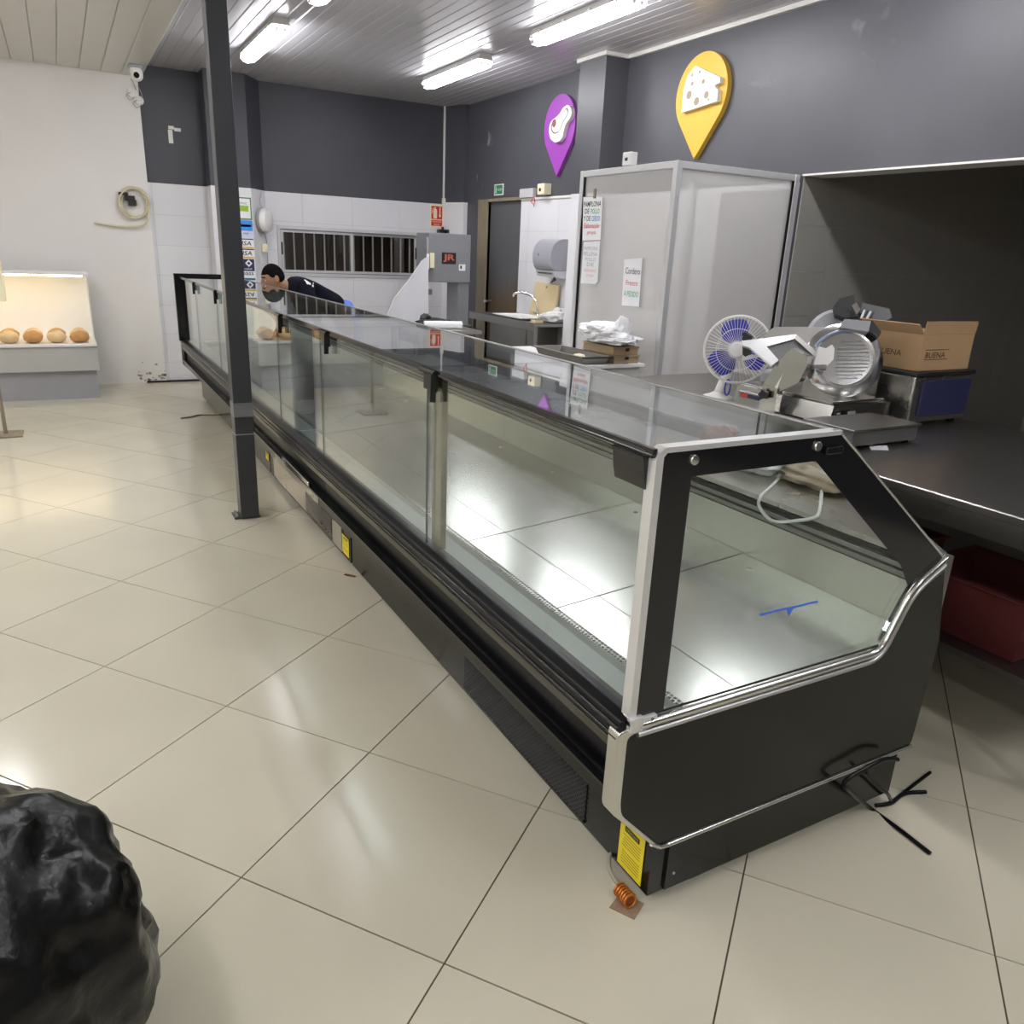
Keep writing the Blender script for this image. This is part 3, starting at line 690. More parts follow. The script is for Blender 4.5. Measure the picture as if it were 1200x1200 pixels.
chs = c4(750, 0, .25, [(260, 308), (375, 362), (374, 388), (352, 398), (352, 410), (366, 422), (360, 474), (194, 528), (204, 420), (225, 350)])
ck = obj('cheese_relief', prism(NB(), [tuple(onX(x, y, XR-.085)) for x, y in chs], (.04, 0, 0)), M_RELW, yp)
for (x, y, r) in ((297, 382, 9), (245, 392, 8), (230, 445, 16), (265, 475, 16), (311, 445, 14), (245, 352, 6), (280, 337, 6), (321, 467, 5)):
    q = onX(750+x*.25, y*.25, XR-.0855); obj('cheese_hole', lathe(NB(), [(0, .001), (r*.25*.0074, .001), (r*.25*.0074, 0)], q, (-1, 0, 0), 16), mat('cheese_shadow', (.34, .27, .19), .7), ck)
# exit sign
es = thing('exit_sign', 'small green exit sign with white border above the steel door', 'sign', (XR, 8.58, 2.2))
obj('plate', box(NB(), (XR-.008, 8.468, 2.196), (XR, 8.687, 2.315)), M_WHITE, es)
obj('green_field', box(NB(), (XR-.009, 8.482, 2.208), (XR-.008, 8.673, 2.303)), M_GREEN, es)
text('lettering', 'SALIDA', (XR-.0095, 8.55, 2.257), (0, -1, 0), (0, 0, 1), .03, M_WHITE, es, .11)
rm = NB(); lathe(rm, [(0, .001), (.010, .001), (.010, 0)], (XR-.009, 8.645, 2.287), (-1, 0, 0), 12)
prism(rm, [(XR-.0095, 8.655, 2.272), (XR-.0095, 8.625, 2.275), (XR-.0095, 8.63, 2.245), (XR-.0095, 8.615, 2.215), (XR-.0095, 8.625, 2.212), (XR-.0095, 8.645, 2.24), (XR-.0095, 8.665, 2.212), (XR-.0095, 8.668, 2.22), (XR-.0095, 8.652, 2.25)], (.0005, 0, 0))
obj('running_figure', rm, M_WHITE, es)
# extinguisher sign
xs = thing('extinguisher_sign', 'red fire extinguisher sign with cream border by the corner', 'sign', (4.247, YB, 1.85))
YS = YB-.012
obj('plate', box(NB(), (4.152, YS-.003, 1.842), (4.342, YS, 2.108)), M_CREAM, xs)
obj('red_panel', box(NB(), (4.172, YS-.004, 1.935), (4.322, YS-.003, 2.09)), M_RED, xs)
obj('red_panel', box(NB(), (4.172, YS-.004, 1.855), (4.322, YS-.003, 1.925)), M_RED, xs)
bm = NB(); prism(bm, [(x, YS-.005, z) for x, z in rounded([(4.20, 1.945), (4.20, 2.045), (4.212, 2.06), (4.238, 2.06), (4.25, 2.045), (4.25, 1.945)], .01)], (0, .001, 0)); box(bm, (4.216, YS-.005, 2.06), (4.234, YS-.004, 2.075)); tube(bm, [(4.216, YS-.005, 2.07), (4.19, YS-.005, 2.06), (4.184, YS-.005, 2.0)], .004, 6); obj('extinguisher_symbol', bm, M_CREAM, xs)
bm = NB(); prism(bm, [(x, YS-.005, z) for x, z in ((4.283, 2.08), (4.297, 2.08), (4.297, 1.985), (4.307, 1.985), (4.29, 1.955), (4.273, 1.985), (4.283, 1.985))], (0, .001, 0)); obj('arrow_symbol', bm, M_CREAM, xs)
text('lettering', 'EXTINTOR', (4.247, YS-.005, 1.906), (1, 0, 0), (0, 0, 1), .02, M_CREAM, xs, .12)
text('lettering', 'FUEGO', (4.247, YS-.005, 1.872), (1, 0, 0), (0, 0, 1), .02, M_CREAM, xs, .08)
# black device under it
dv = thing('wall_camera', 'small black device on a bracket below the extinguisher sign', 'camera', (4.33, YB-.01, 1.78))
obj('body', box(NB(), (4.245, YB-.12, 1.775), (4.38, YB-.02, 1.818), .008), M_BLACK, dv); obj('lens', lathe(NB(), [(.014, 0), (.018, .015), (.012, .018), (0, .018)], (4.32, YB-.12, 1.79), (0, -1, -.2), 14), M_BLK, dv); obj('bracket', box(NB(), (4.315, YB-.05, 1.815), (4.33, YB-.01, 1.85)), M_BLACK, dv)
# conduit and box
cd = thing('conduit', 'thin white cable conduit running down the dark corner to a small box', 'conduit', (4.335, YB-.01, 2.13))
obj('pipe', box(NB(), (4.326, YB-.028, 2.18), (4.35, YB-.008, ZC)), M_TRIM, cd); obj('junction_box', box(NB(), (4.315, YB-.045, 2.10), (4.36, YB-.009, 2.19), .004), M_TRIM, cd)
# emergency light and buzzer over the tiles
eb = thing('emergency_light', 'flat white emergency light unit on top of the tile edging by the door', 'light', (XR, 7.8, 2.15))
a_, b_2 = onX(613, 232, XR), onX(629, 223, XR)
obj('housing', box(NB(), (XR-.05, b_2.y, 2.145), (XR-.001, a_.y, 2.235), .006), mat('grey_white', (.55, .54, .55), .4), eb)
wi = NB(); tube(wi, spline([(XR-.04, 7.72, 2.145), (XR-.05, 7.74, 2.1), (XR-.04, 7.70, 2.07)]), .004, 6); tube(wi, spline([(XR-.04, 7.70, 2.145), (XR-.055, 7.66, 2.11), (XR-.045, 7.69, 2.05)]), .004, 6); obj('loose_wire', wi, M_RED, eb)
bz = thing('buzzer_box', 'cream plastic buzzer box beside the emergency light', 'box', (XR, 7.45, 2.15))
obj('housing', box(NB(), (XR-.09, 7.42, 2.16), (XR-.001, 7.56, 2.265), .006), M_CREAM, bz); obj('sounder', lathe(NB(), [(.018, 0), (.016, .006), (0, .006)], (XR-.09, 7.50, 2.205), (-1, 0, 0), 14), M_BLACK, bz)
# towel dispenser
td = thing('towel_dispenser', 'grey rounded paper towel dispenser on the tiles above the sink', 'dispenser', (XR, 7.2, 1.36))
prof = [(XR-.009, 1.42), (XR-.20, 1.42), (XR-.235, 1.50), (XR-.235, 1.60), (XR-.20, 1.68), (XR-.12, 1.725), (XR-.009, 1.725)]
obj('cover', prism(NB(), [(x, 6.98, z) for x, z in rounded([(p[0], p[1]) for p in prof], .04)], (0, .36, 0)), mat('disp_grey', (.36, .36, .40), .3), td, sm=40)
obj('base', prism(NB(), [(x, 6.985, z) for x, z in ((XR-.009, 1.34), (XR-.17, 1.36), (XR-.20, 1.418), (XR-.009, 1.418))], (0, .35, 0)), mat('disp_light', (.62, .62, .64), .35), td)
obj('paper_slot', box(NB(), (XR-.198, 7.02, 1.385), (XR-.17, 7.28, 1.40)), M_DSTEEL, td)
obj('lever', prism(NB(), [(XR-.18, 6.97, 1.36), (XR-.22, 6.97, 1.30), (XR-.16, 6.97, 1.33)], (0, .02, 0)), M_BLACK, td)
obj('lock', lathe(NB(), [(0, .004), (.012, .003), (.012, 0)], (XR-.235, 7.22, 1.57), (-1, 0, 0), 12), M_DSTEEL, td)
# white siren and small bell on the chamfered column face
nch = V((.822, -.57, 0)).normalized()*1; nch = V((YB-9.45, -(2.12-1.914), 0)).normalized()
cc = V((2.03, 9.602, 0))
wd = thing('alarm_siren', 'round white alarm siren on the tiled column chamfer', 'siren', (cc.x, cc.y, 1.80))
lathe_c = cc+V((0, 0, 1.80))+nch*.012
obj('back_plate', lathe(NB(), [(0, 0), (.14, 0), (.14, .02), (.13, .025)], lathe_c, nch, 28), mat('shadow_grey', (.3, .3, .3), .5), wd, sm=40)
obj('shell', lathe(NB(), [(.128, .02), (.135, .05), (.12, .085), (.10, .095), (.03, .102), (0, .102)], lathe_c, nch, 28), M_WHITE, wd, sm=40)
cb = NB(); tan = V((nch.y, -nch.x, 0)); tube(cb, spline([cc+V((0, 0, 2.10))+nch*.012-tan*.05, cc+V((0, 0, 2.0))+nch*.015+tan*.02, cc+V((0, 0, 1.93))+nch*.02]), .004, 6); tube(cb, spline([cc+V((0, 0, 1.68))+nch*.012-tan*.05, cc+V((0, 0, 1.6))+nch*.015-tan*.1, cc+V((0, 0, 1.5))+nch*.015-tan*.11, cc+V((0, 0, 1.25))+nch*.015-tan*.11]), .004, 6); obj('cable', cb, M_GREYP, wd)
bl_ = thing('door_bell', 'small cream bell push below the white siren', 'bell', (cc.x, cc.y, 1.5))
obj('button_box', box(NB(), (cc.x-.03+nch.x*.03, cc.y+nch.y*.03-.03, 1.46), (cc.x+.03+nch.x*.03, cc.y+nch.y*.03+.03, 1.55), .01), M_CREAM, bl_)
obj('button', lathe(NB(), [(0, .012), (.03, .010), (.036, 0)], cc+V((0, 0, 1.50))+nch*.05, nch, 14), M_CREAM, bl_)
# cards on the column face
YC = 9.446
def card(name, label, x0, x1, y_t, y_b, m, extra=None, side=0):
    P = onY((x0+x1)/2, y_t, YC); Q = onY((x0+x1)/2, y_b, YC); A = onY(x0, (y_t+y_b)/2, YC).x; B = onY(x1, (y_t+y_b)/2, YC).x
    t = thing(name, label, 'card', ((A+B)/2, YC, Q.z), 0, 'payment notices on the white column')
    obj('sheet', box(NB(), (A, YC-.004, Q.z), (B, YC-.001, P.z)), m, t)
    if extra: extra(t, A, B, Q.z, P.z)
    return t
def strip(t, A, B, z0, z1, m, n='stripe', d=.005): obj(n, box(NB(), (A, YC-d, z0), (B, YC-.004, z1)), m, t)
M_TEAL = mat('teal', (.0, .16, .28), .4); M_LIME = mat('lime', (.30, .52, .03), .5); M_SKY = mat('sky', (.05, .28, .80), .4); M_GOLD = mat('gold', (.72, .50, .12), .4); M_GRY = mat('slate', (.13, .13, .15), .5)
def ex1(t, A, B, a, b):
    for q in ((A, B, a, a+.012), (A, B, b-.012, b), (B-.012, B, a, b)): strip(t, q[0], q[1], q[2], q[3], mat('leaf_green', (.05, .22, .05), .5), 'border')
    strip(t, A+.08, B-.03, a+.085, a+.145, M_LIME, 'green_block'); text('lettering', 'PAGO', ((A+B)/2+.04, YC-.0052, b-.06), (1, 0, 0), (0, 0, 1), .02, M_INK, t, .07)
card('notice_card', 'white notice with green border and lime block, top of the column', 268, 294.5, 231, 257, M_PAPER, ex1)
def ex2(t, A, B, a, b):
    strip(t, A, B, a+.07, b, M_SKY, 'blue_block'); strip(t, A+.1, B-.015, a+.11, a+.135, M_PAPER, 'white_bar'); text('lettering', 'pago', ((A+B)/2+.05, YC-.0052, a+.04), (1, 0, 0), (0, 0, 1), .02, M_NAVY, t, .06)
card('notice_card', 'blue and white payment notice on the column', 269, 296, 258, 278, mat('pale_blue', (.62, .68, .85), .5), ex2)
def exv(t, A, B, a, b):
    strip(t, A, B, a, a+.018, M_GOLD); strip(t, A, B, b-.01, b, M_INK, 'top_line'); text('lettering', 'VISA', ((A+B)/2+.02, YC-.0052, (a+b)/2+.004), (1, 0, 0), (0, 0, 1), .045, M_INK, t, .15, bold=.01, shear=.15)
card('payment_card', 'white card notice with a gold stripe, upper of two alike', 271, 297, 279.5, 291, M_PAPER, exv)
card('payment_card', 'white card notice with a gold stripe, lower of two alike', 272, 298, 291.5, 302.5, M_PAPER, exv)
def exd(t, A, B, a, b):
    cx, cz = B-.06, (a+b)/2+.02; s = .04
    prism_b = prism(NB(), [(cx, YC-.006, cz+s), (cx+s, YC-.006, cz), (cx, YC-.006, cz-s), (cx-s, YC-.006, cz)], (0, .001, 0)); obj('diamond', prism_b, M_PAPER, t)
    obj('diamond_core', prism(NB(), [(cx, YC-.007, cz+s*.45), (cx+s*.45, YC-.007, cz), (cx, YC-.007, cz-s*.45), (cx-s*.45, YC-.007, cz)], (0, .001, 0)), M_NAVY, t)
    text('lettering', 'cabal', (cx-.01, YC-.006, a+.025), (1, 0, 0), (0, 0, 1), .022, M_PAPER, t, .08)
card('payment_card', 'navy card notice with a white diamond on the column', 272.5, 298, 303.5, 317.5, M_NAVY, exd)
def exp_(t, A, B, a, b):
    strip(t, A, B, a+.012, a+.035, M_TEAL); text('lettering', 'pass', ((A+B)/2+.045, YC-.0052, a+.075), (1, 0, 0), (0, 0, 1), .045, M_INK, t, .12, bold=.01)
card('payment_card', 'white card notice with a teal stripe under bold lettering', 273, 299, 318, 329.5, M_PAPER, exp_)
def exg(t, A, B, a, b): exd(t, A, B, a, b); strip(t, A, B, a-.02, a, M_GOLD)
card('payment_card', 'slate grey card notice with a white diamond, lowest on the column', 275, 301, 331, 347, M_GRY, exg)
card('payment_card', 'tall deep purple card at the left edge of the column', 260.5, 270, 280, 311, mat('deep_purple', (.05, .02, .22), .5), None)
card('payment_card', 'narrow white card with green border below the purple card', 264.5, 272, 312, 332, M_PAPER, lambda t, A, B, a, b: strip(t, A, A+.01, a, b, mat('leaf_green', (.05, .22, .05), .5), 'border'))
card('payment_card', 'small dull purple card at the lower left of the column', 265.5, 273, 333.5, 345, mat('dull_purple', (.09, .07, .22), .5), None)

# ---- on the white end wall: hose coil, camera, connectors
YW = YB-.03
hc = onY(157, 238, YW)
ho = thing('hose', 'coiled pale hose hanging from a black bracket on the white wall', 'hose', (hc.x, YW, hc.z-.2))
hp = []
for k in range(3*28):
    a = k/28*2*math.pi; r = .135+.012*math.sin(k*.37)+.006*(k//28); hp.append((hc.x+.01*math.sin(k*.2)+r*math.cos(a), YW-.03-.008*(k//28)-.004*math.sin(a*2), hc.z+r*math.sin(a)*1.05))
hp += [(hc.x+.13, YW-.05, hc.z-.1), (hc.x+.09, YW-.05, hc.z-.2), (hc.x+.0, YW-.05, hc.z-.235), (hc.x-.2, YW-.04, hc.z-.24), (hc.x-.4, YW-.03, hc.z-.22)]
obj('coil', tube(NB(), spline(hp, 2), .011, 8), mat('hose_cream', (.62, .56, .38), .4), ho, sm=60)
bk = NB(); box(bk, (hc.x-.09, YW-.07, hc.z+.02), (hc.x+.01, YW, hc.z+.07), .005); box(bk, (hc.x-.06, YW-.08, hc.z-.03), (hc.x+.02, YW, hc.z+.03), .005); box(bk, (hc.x-.14, YW-.05, hc.z+.07), (hc.x-.05, YW, hc.z+.1), .005); obj('bracket', bk, M_BLACK, ho)
cv = onZ(157, 76, ZS)
ct = thing('cctv_camera', 'white dome security camera under the soffit', 'camera', (cv.x, cv.y, ZS))
obj('mount', box(NB(), (cv.x-.05, cv.y-.06, ZS-.03), (cv.x+.07, cv.y+.06, ZS-.001), .004), M_GREYP, ct)
obj('dome', lathe(NB(), [(.055, 0), (.058, .05), (.05, .085), (.03, .105), (0, .11)], (cv.x+.01, cv.y, ZS-.03), (.1, -.15, -1), 20), M_WHITE, ct, sm=40)
obj('lens', lathe(NB(), [(.026, .04), (.026, .068), (.0, .068)], (cv.x+.01, cv.y-.01, ZS-.075), (-.05, -1, -.35), 16), M_BLK, ct, sm=40)
for (x, y, r, lab) in ((155, 109, .05, 'round cream wall rosette under the security camera'), (163, 118, .045, 'white cable socket with looped wires at the wall edge')):
    p = onY(x, y, YW); t = thing('wall_socket', lab, 'socket', (p.x, YW, p.z), 0, 'fittings below the security camera')
    obj('cover', lathe(NB(), [(r, 0), (r*.95, .02), (r*.5, .03), (0, .03)], (p.x, YW, p.z), (0, -1, 0), 18), M_TRIM, t, sm=40)
    obj('wire', tube(NB(), spline([(p.x-.02, YW-.03, p.z), (p.x-.06, YW-.03, p.z-.03), (p.x-.03, YW-.03, p.z-.07), (p.x+.02, YW-.02, p.z-.03), (p.x+.03, YW-.02, p.z+.05), (p.x-.0, YW-.02, p.z+.13)]), .004, 6), M_GREYP, t)

# ================================================================== POLYCARBONATE BOOTH
BX, BY0, BY1, BZ = 3.42, 4.13, 5.22, 2.165
bo = thing('booth', 'aluminium framed booth with milky polycarbonate panels against the right wall', 'booth', (BX, BY0, 0))
P4 = .042
for (x, y) in ((BX, BY0), (BX, BY1-P4), (XR-.06, BY0), (XR-.06, BY1-P4)): obj('corner_post', box(NB(), (x, y, 0), (x+P4, y+P4, BZ), .003), M_BALU, bo)
for z in (.06, BZ-P4):
    obj('rail', box(NB(), (BX+.004, BY0+P4, z), (BX+P4-.004, BY1-P4, z+P4), .003), M_BALU, bo)
    obj('rail', box(NB(), (BX+P4, BY0+.004, z), (XR-.06, BY0+P4-.004, z+P4), .003), M_BALU, bo)
obj('panel', box(NB(), (BX+.018, BY0+P4, .1), (BX+.026, BY1-P4, BZ-P4)), PCARB, bo)
obj('panel', box(NB(), (BX+P4, BY0+.018, .1), (XR-.06, BY0+.026, BZ-P4)), PCARB, bo)
obj('gasket', box(NB(), (BX+.006, BY1-P4-.012, .1), (BX+.03, BY1-P4, BZ-P4)), M_RUB, bo); obj('gasket', box(NB(), (XR-.072, BY0+.006, .1), (XR-.06, BY0+.03, BZ-P4)), M_RUB, bo)
wpn = thing('wall_panel', 'grey steel sheet fixed to the wall inside the booth', 'panel', (XR-.02, 4.5, .9))
obj('sheet', box(NB(), (XR-.03, 4.22, .9), (XR-.01, 4.86, 2.08), .003), mat('panel_grey', (.30, .30, .31), .5), wpn); obj('edge_strip', box(NB(), (XR-.04, 4.86, .9), (XR-.01, 4.90, 2.08), .003), M_TRIM, wpn)
jb = thing('sensor_box', 'small white sensor box standing on the booth frame', 'sensor', (BX+.02, 4.66, BZ))
obj('housing', box(NB(), (BX-.01, 4.61, BZ+.001), (BX+.05, 4.70, BZ+.085), .006), M_WHITE, jb); obj('indicator', box(NB(), (BX-.012, 4.64, BZ+.03), (BX-.009, 4.67, BZ+.05)), M_BLACK, jb)
# notices on the booth
XP = BX-.004
def sheet(name, label, corners, m=M_PAPER):
    pts = [tuple(onX(x, y, XP)) for x, y in corners]; z = min(p[2] for p in pts); y = sum(p[1] for p in pts)/len(pts)
    t = thing(name, label, 'notice', (XP, y, z), 0, 'paper notices on the booth')
    obj('sheet', prism(NB(), pts, (.002, 0, 0)), m, t); return t
def tline(t, s, x0, x1, y, h, m, **k):
    A, B = onX(x0, y, XP-.001), onX(x1, y, XP-.001); text('lettering', s, (XP-.001, (A.y+B.y)/2, (A.z+B.z)/2), (0, -1, 0), (0, 0, 1), h, m, t, abs(A.y-B.y), **k)
M_RTXT = mat('red_text', (.62, .03, .05), .5); M_GTXT = mat('green_text', (.03, .35, .12), .5); M_BTXT = mat('blue_text', (.03, .25, .65), .5); M_FADE = mat('faded_text', (.42, .42, .42), .6); M_PINK = mat('faded_red', (.75, .40, .40), .6)
n1 = sheet('paper_notice', 'white notice with black, green, blue and red lettering clipped to the booth', ((683.5, 231), (706, 230.5), (703.5, 281), (682.5, 282)))
tline(n1, 'PAMPLONA', 684, 704.5, 239, .036, M_INK, bold=.012); tline(n1, 'DE', 685.5, 690.5, 247.5, .034, M_INK, bold=.012); tline(n1, 'POLLO', 692.5, 702.5, 247.5, .034, M_GTXT, bold=.012)
tline(n1, 'Y DE', 684, 692, 256, .034, M_INK, bold=.012); tline(n1, 'CERDO', 693.5, 703, 256, .036, M_BTXT, bold=.012)
tline(n1, 'Elaboración', 684, 702, 264.5, .034, M_RTXT, bold=.01, shear=.2); tline(n1, 'propia', 688, 698, 273, .032, M_RTXT, bold=.01, shear=.2)
cl = onX(697, 229, XP-.005); obj('clothespin', box(NB(), (XP-.012, cl.y-.012, cl.z-.02), (XP, cl.y+.012, cl.z+.045), .002), M_WOOD, n1)
n2 = sheet('paper_notice', 'faded white notice taped below the lettered notice', ((684, 283.5), (703, 282.5), (700, 330), (697, 333), (680.5, 332)))
for i, (s, y, m) in enumerate((('PAMPLONA', 291, M_FADE), ('RELLENA', 297.5, M_FADE), ('POLLO', 304, M_FADE), ('DE', 310, M_FADE), ('elaboración', 316.5, M_PINK), ('propia', 323, M_PINK))):
    wdt = (8, 8, 6, 4, 7, 4)[i]; tline(n2, s, 692.5-wdt-i*.25, 692.5+wdt-i*.25, y, .026, m)
n3 = sheet('paper_notice', 'white sleeve notice in the middle of the booth panel', ((731.5, 304), (752.5, 302), (748.5, 359.5), (728.5, 358)))
tline(n3, 'Cordero', 733, 750, 317.5, .042, M_INK); tline(n3, 'Fresco', 733.5, 747.5, 331.5, .034, M_RTXT); tline(n3, 'A PEDIDO', 731, 748, 344.5, .036, M_GTXT)

# ================================================================== BEHIND THE COUNTER
def table_legs(t, x0, x1, y0, y1, z, r=.02, m=M_DSTEEL):
    for x in (x0, x1):
        for y in (y0, y1): obj('leg', box(NB(), (x-r, y-r, 0), (x+r, y+r, z)), m, t)
# ---- white cabinet with tray and boxes
cbn = thing('cabinet', 'low white cabinet in front of the booth panel', 'cabinet', (3.13, 4.76, 0))
obj('body', box(NB(), (2.92, 4.27, .06), (3.38, 5.25, .875)), M_WHITE, cbn); obj('top', box(NB(), (2.895, 4.235, .875), (3.40, 5.27, .90), .004), M_WHITE, cbn); obj('kick_board', box(NB(), (2.95, 4.30, 0), (3.36, 5.22, .06)), M_BLACK, cbn)
for y in (4.29, 4.765):
    d = obj('cabinet_door', box(NB(), (2.902, y, .09), (2.92, y+.465, .86), .003), M_WHITE, cbn); obj('handle', box(NB(), (2.885, y+.20, .80), (2.902, y+.28, .815), .003), M_ALU, d)
def tray(t, x0, x1, y0, y1, z0, h, m, lip=.018, th=.004, tp=.02):
    bm = NB()
    for (r0, zz0, r1, zz1) in ((tp, z0, 0, z0+h),):
        A = [(x0+r0, y0+r0, zz0), (x1-r0, y0+r0, zz0), (x1-r0, y1-r0, zz0), (x0+r0, y1-r0, zz0)]; B = [(x0, y0, zz1), (x1, y0, zz1), (x1, y1, zz1), (x0, y1, zz1)]
        C = [(x0-lip, y0-lip, zz1), (x1+lip, y0-lip, zz1), (x1+lip, y1+lip, zz1), (x0-lip, y1+lip, zz1)]; D = [(p[0], p[1], zz1-.006) for p in C]
        R = [[bm.verts.new(p) for p in q] for q in (A, B, C, D)]
        bm.faces.new(R[0])
        for a, b in zip(R, R[1:]):
            for i in range(4): bm.faces.new((a[i], a[(i+1) % 4], b[(i+1) % 4], b[i]))
    o = obj('tray_shell', bm, m, t); s = o.modifiers.new('s', 'SOLIDIFY'); s.thickness = th; s.offset = 0
tt = thing('steel_tray', 'shallow grey steel tray with scraps on the white cabinet', 'tray', (3.0, 4.56, .90))
tray(tt, 2.90, 3.12, 4.26, 4.87, .904, .048, mat('tray_steel', (.33, .32, .30), .3, 1, var=.12))
for i, (x, y) in enumerate(((3.0, 4.42), (3.02, 4.47), (2.985, 4.45))):
    s_ = obj('fat_scrap', blob(NB(), (x, y, .93), (.03, .025, .018), 2, .5, 2, i), M_CREAM, tag(bpy.data.objects.new('food_scrap', None), 'pale scrap of fat lying in the steel tray', 'scrap', 'scraps in the tray') if False else None, at=(x, y, .91), sm=60); s_.name = 'food_scrap'; tag(s_, 'pale scrap of fat lying in the steel tray', 'scrap', 'scraps in the tray')
for i, z in enumerate((.902, .958)):
    t = thing('carton_box', ('flat kraft carton at the bottom of the pair under the white bag', 'flat kraft carton directly beneath the white plastic bag')[i], 'box', (3.25, 4.4, z), 0, 'kraft cartons on the cabinet')
    dx = .012*i
    obj('box_body', box(NB(), (3.155-dx, 4.26, z), (3.36-dx, 4.62, z+.04), .002), M_CARD2, t); obj('box_lid', box(NB(), (3.15-dx, 4.255, z+.04), (3.365-dx, 4.625, z+.054), .002), M_CARD2, t)
    obj('tab', box(NB(), (3.24, 4.2525, z+.025), (3.27, 4.2555, z+.045)), M_BLACK, t)
bg_ = thing('plastic_bag', 'crumpled white plastic bag piled on the kraft cartons', 'bag', (3.2, 4.42, 1.02))
bm = NB(); blob(bm, (3.19, 4.45, 1.095), (.13, .20, .065), 5, .32, 2.2, 3, ridged=.6); obj('bag_body', bm, M_BAGW, bg_, sm=80)
bm = NB(); blob(bm, (3.22, 4.42, 1.055), (.15, .23, .035), 5, .35, 2.6, 5, ridged=.5); obj('bag_fold', bm, M_BAGW, bg_, sm=80)
bm = NB(); blob(bm, (3.23, 4.31, 1.11), (.05, .05, .09), 4, .45, 2.5, 8, ridged=.5); obj('bag_knot', bm, M_BAGW, bg_, sm=80)
# ---- sink table
sk_ = thing('sink_table', 'steel sink table beside the worn door', 'sink', (4.2, 7.3, 0))
M_SINK = mat('sink_steel', (.30, .29, .28), .35, 1, var=.15, scale=3)
bm = NB()
for a, b in (((3.95, 6.665, .90), (4.03, 8.1, .93)), ((4.40, 6.665, .90), (4.505, 8.1, .93)), ((4.03, 6.665, .90), (4.40, 6.95, .93)), ((4.03, 7.75, .90), (4.40, 8.1, .93))): box(bm, a, b)
obj('top', bm, M_SINK, sk_)
obj('front_apron', box(NB(), (3.94, 6.66, .86), (3.955, 8.1, .935), .003), M_SINK, sk_)
bm = NB()
for a, b in (((4.03, 6.95, .62), (4.035, 7.75, .93)), ((4.395, 6.95, .62), (4.40, 7.75, .93)), ((4.03, 6.95, .62), (4.40, 6.955, .93)), ((4.03, 7.745, .62), (4.40, 7.75, .93)), ((4.03, 6.95, .615), (4.40, 7.75, .62))): box(bm, a, b)
obj('basin', bm, M_DSTEEL, sk_); table_legs(sk_, 3.98, 4.47, 6.70, 8.05, .90, .018, M_SINK)
obj('drain_hose', tube(NB(), spline([(4.2, 7.3, .615), (4.2, 7.28, .5), (4.15, 7.2, .42), (4.2, 7.05, .42), (4.3, 6.95, .5), (4.45, 6.9, .5)]), .018, 8), M_BLACK, sk_, sm=60)
fc = thing('faucet', 'chrome swan neck faucet at the back of the sink', 'faucet', (4.39, 7.35, .93))
obj('spout', tube(NB(), spline([(4.39, 7.35, .94), (4.385, 7.36, 1.05), (4.36, 7.42, 1.14), (4.3, 7.55, 1.175), (4.25, 7.62, 1.16), (4.24, 7.64, 1.13)]), .014, 10), M_CHROME, fc, sm=60)
obj('collar', lathe(NB(), [(.03, 0), (.028, .02), (.018, .03), (0, .03)], (4.39, 7.35, .93), (0, 0, 1), 16), M_CHROME, fc, sm=40); obj('lever', cyl(NB(), (4.39, 7.35, .965), (4.37, 7.44, .985), .007, 8), M_CHROME, fc)
br = thing('chopping_board', 'pale yellow chopping board leaning on the tiles over the sink', 'board', (4.45, 7.33, .93))
obj('board', prism(NB(), [(4.455, 7.10, .932), (4.505, 7.11, 1.275), (4.505, 7.585, 1.285), (4.455, 7.61, .932)], (-.022, 0, .003)), M_BOARD, br); obj('board_hole', cyl(NB(), (4.472, 7.34, 1.245), (4.50, 7.34, 1.248), .012, 12), M_WOOD, br)
st_ = thing('white_tray', 'flat white plastic tray lying across the sink', 'tray', (4.18, 7.25, .93)); tray(st_, 4.0, 4.34, 7.02, 7.62, .936, .016, M_WHITE, .008)
cg = thing('plastic_bag', 'crumpled clear plastic bag on the end of the sink table by the pilaster', 'bag', (4.25, 6.82, .93)); bm = NB(); blob(bm, (4.27, 6.82, .98), (.15, .13, .06), 4, .3, 2.5, 11, flat=.931, ridged=.4); obj('bag_body', bm, M_BAGC, cg, sm=80); bm = NB(); blob(bm, (4.30, 6.79, 1.02), (.07, .07, .05), 4, .4, 2.5, 12, ridged=.4); obj('bag_knot', bm, M_BAGC, cg, sm=80)
sp_ = thing('sponge', 'small tan scrubbing sponge at the front of the sink table', 'sponge', (4.02, 6.74, .93)); obj('foam', box(NB(), (3.97, 6.70, .932), (4.07, 6.78, .962), .006), M_BOARD, sp_); obj('scourer', box(NB(), (3.972, 6.702, .962), (4.068, 6.778, .971), .003), M_WOOD, sp_)
# ---- bone saw
sw = thing('band_saw', 'tall grey bone band saw with red lettering near the window', 'saw', (3.83, 8.55, 0))
obj('head', box(NB(), (3.575, 8.40, 1.225), (4.09, 8.76, 1.745), .008), M_SAW, sw); obj('column', box(NB(), (3.955, 8.42, .76), (4.085, 8.74, 1.225)), M_SAW, sw); obj('lower_cabinet', box(NB(), (3.55, 8.40, .02), (4.10, 8.78, .74), .008), M_SAW, sw)
obj('saw_table', box(NB(), (3.5, 8.34, .74), (4.10, 8.80, .76), .003), M_STEEL, sw)
bm = NB(); box(bm, (3.60, 8.54, .76), (3.603, 8.556, 1.225)); obj('blade', bm, M_STEEL, sw)
gb_ = obj('guide_bar', box(NB(), (3.535, 8.36, 1.10), (3.555, 8.38, 1.70), .002), M_ALU, sw); obj('guide_block', box(NB(), (3.525, 8.35, 1.09), (3.60, 8.40, 1.15), .004), M_DSTEEL, gb_); obj('warning_strip', box(NB(), (3.528, 8.35, 1.36), (3.56, 8.36, 1.52)), M_WHITE, gb_)
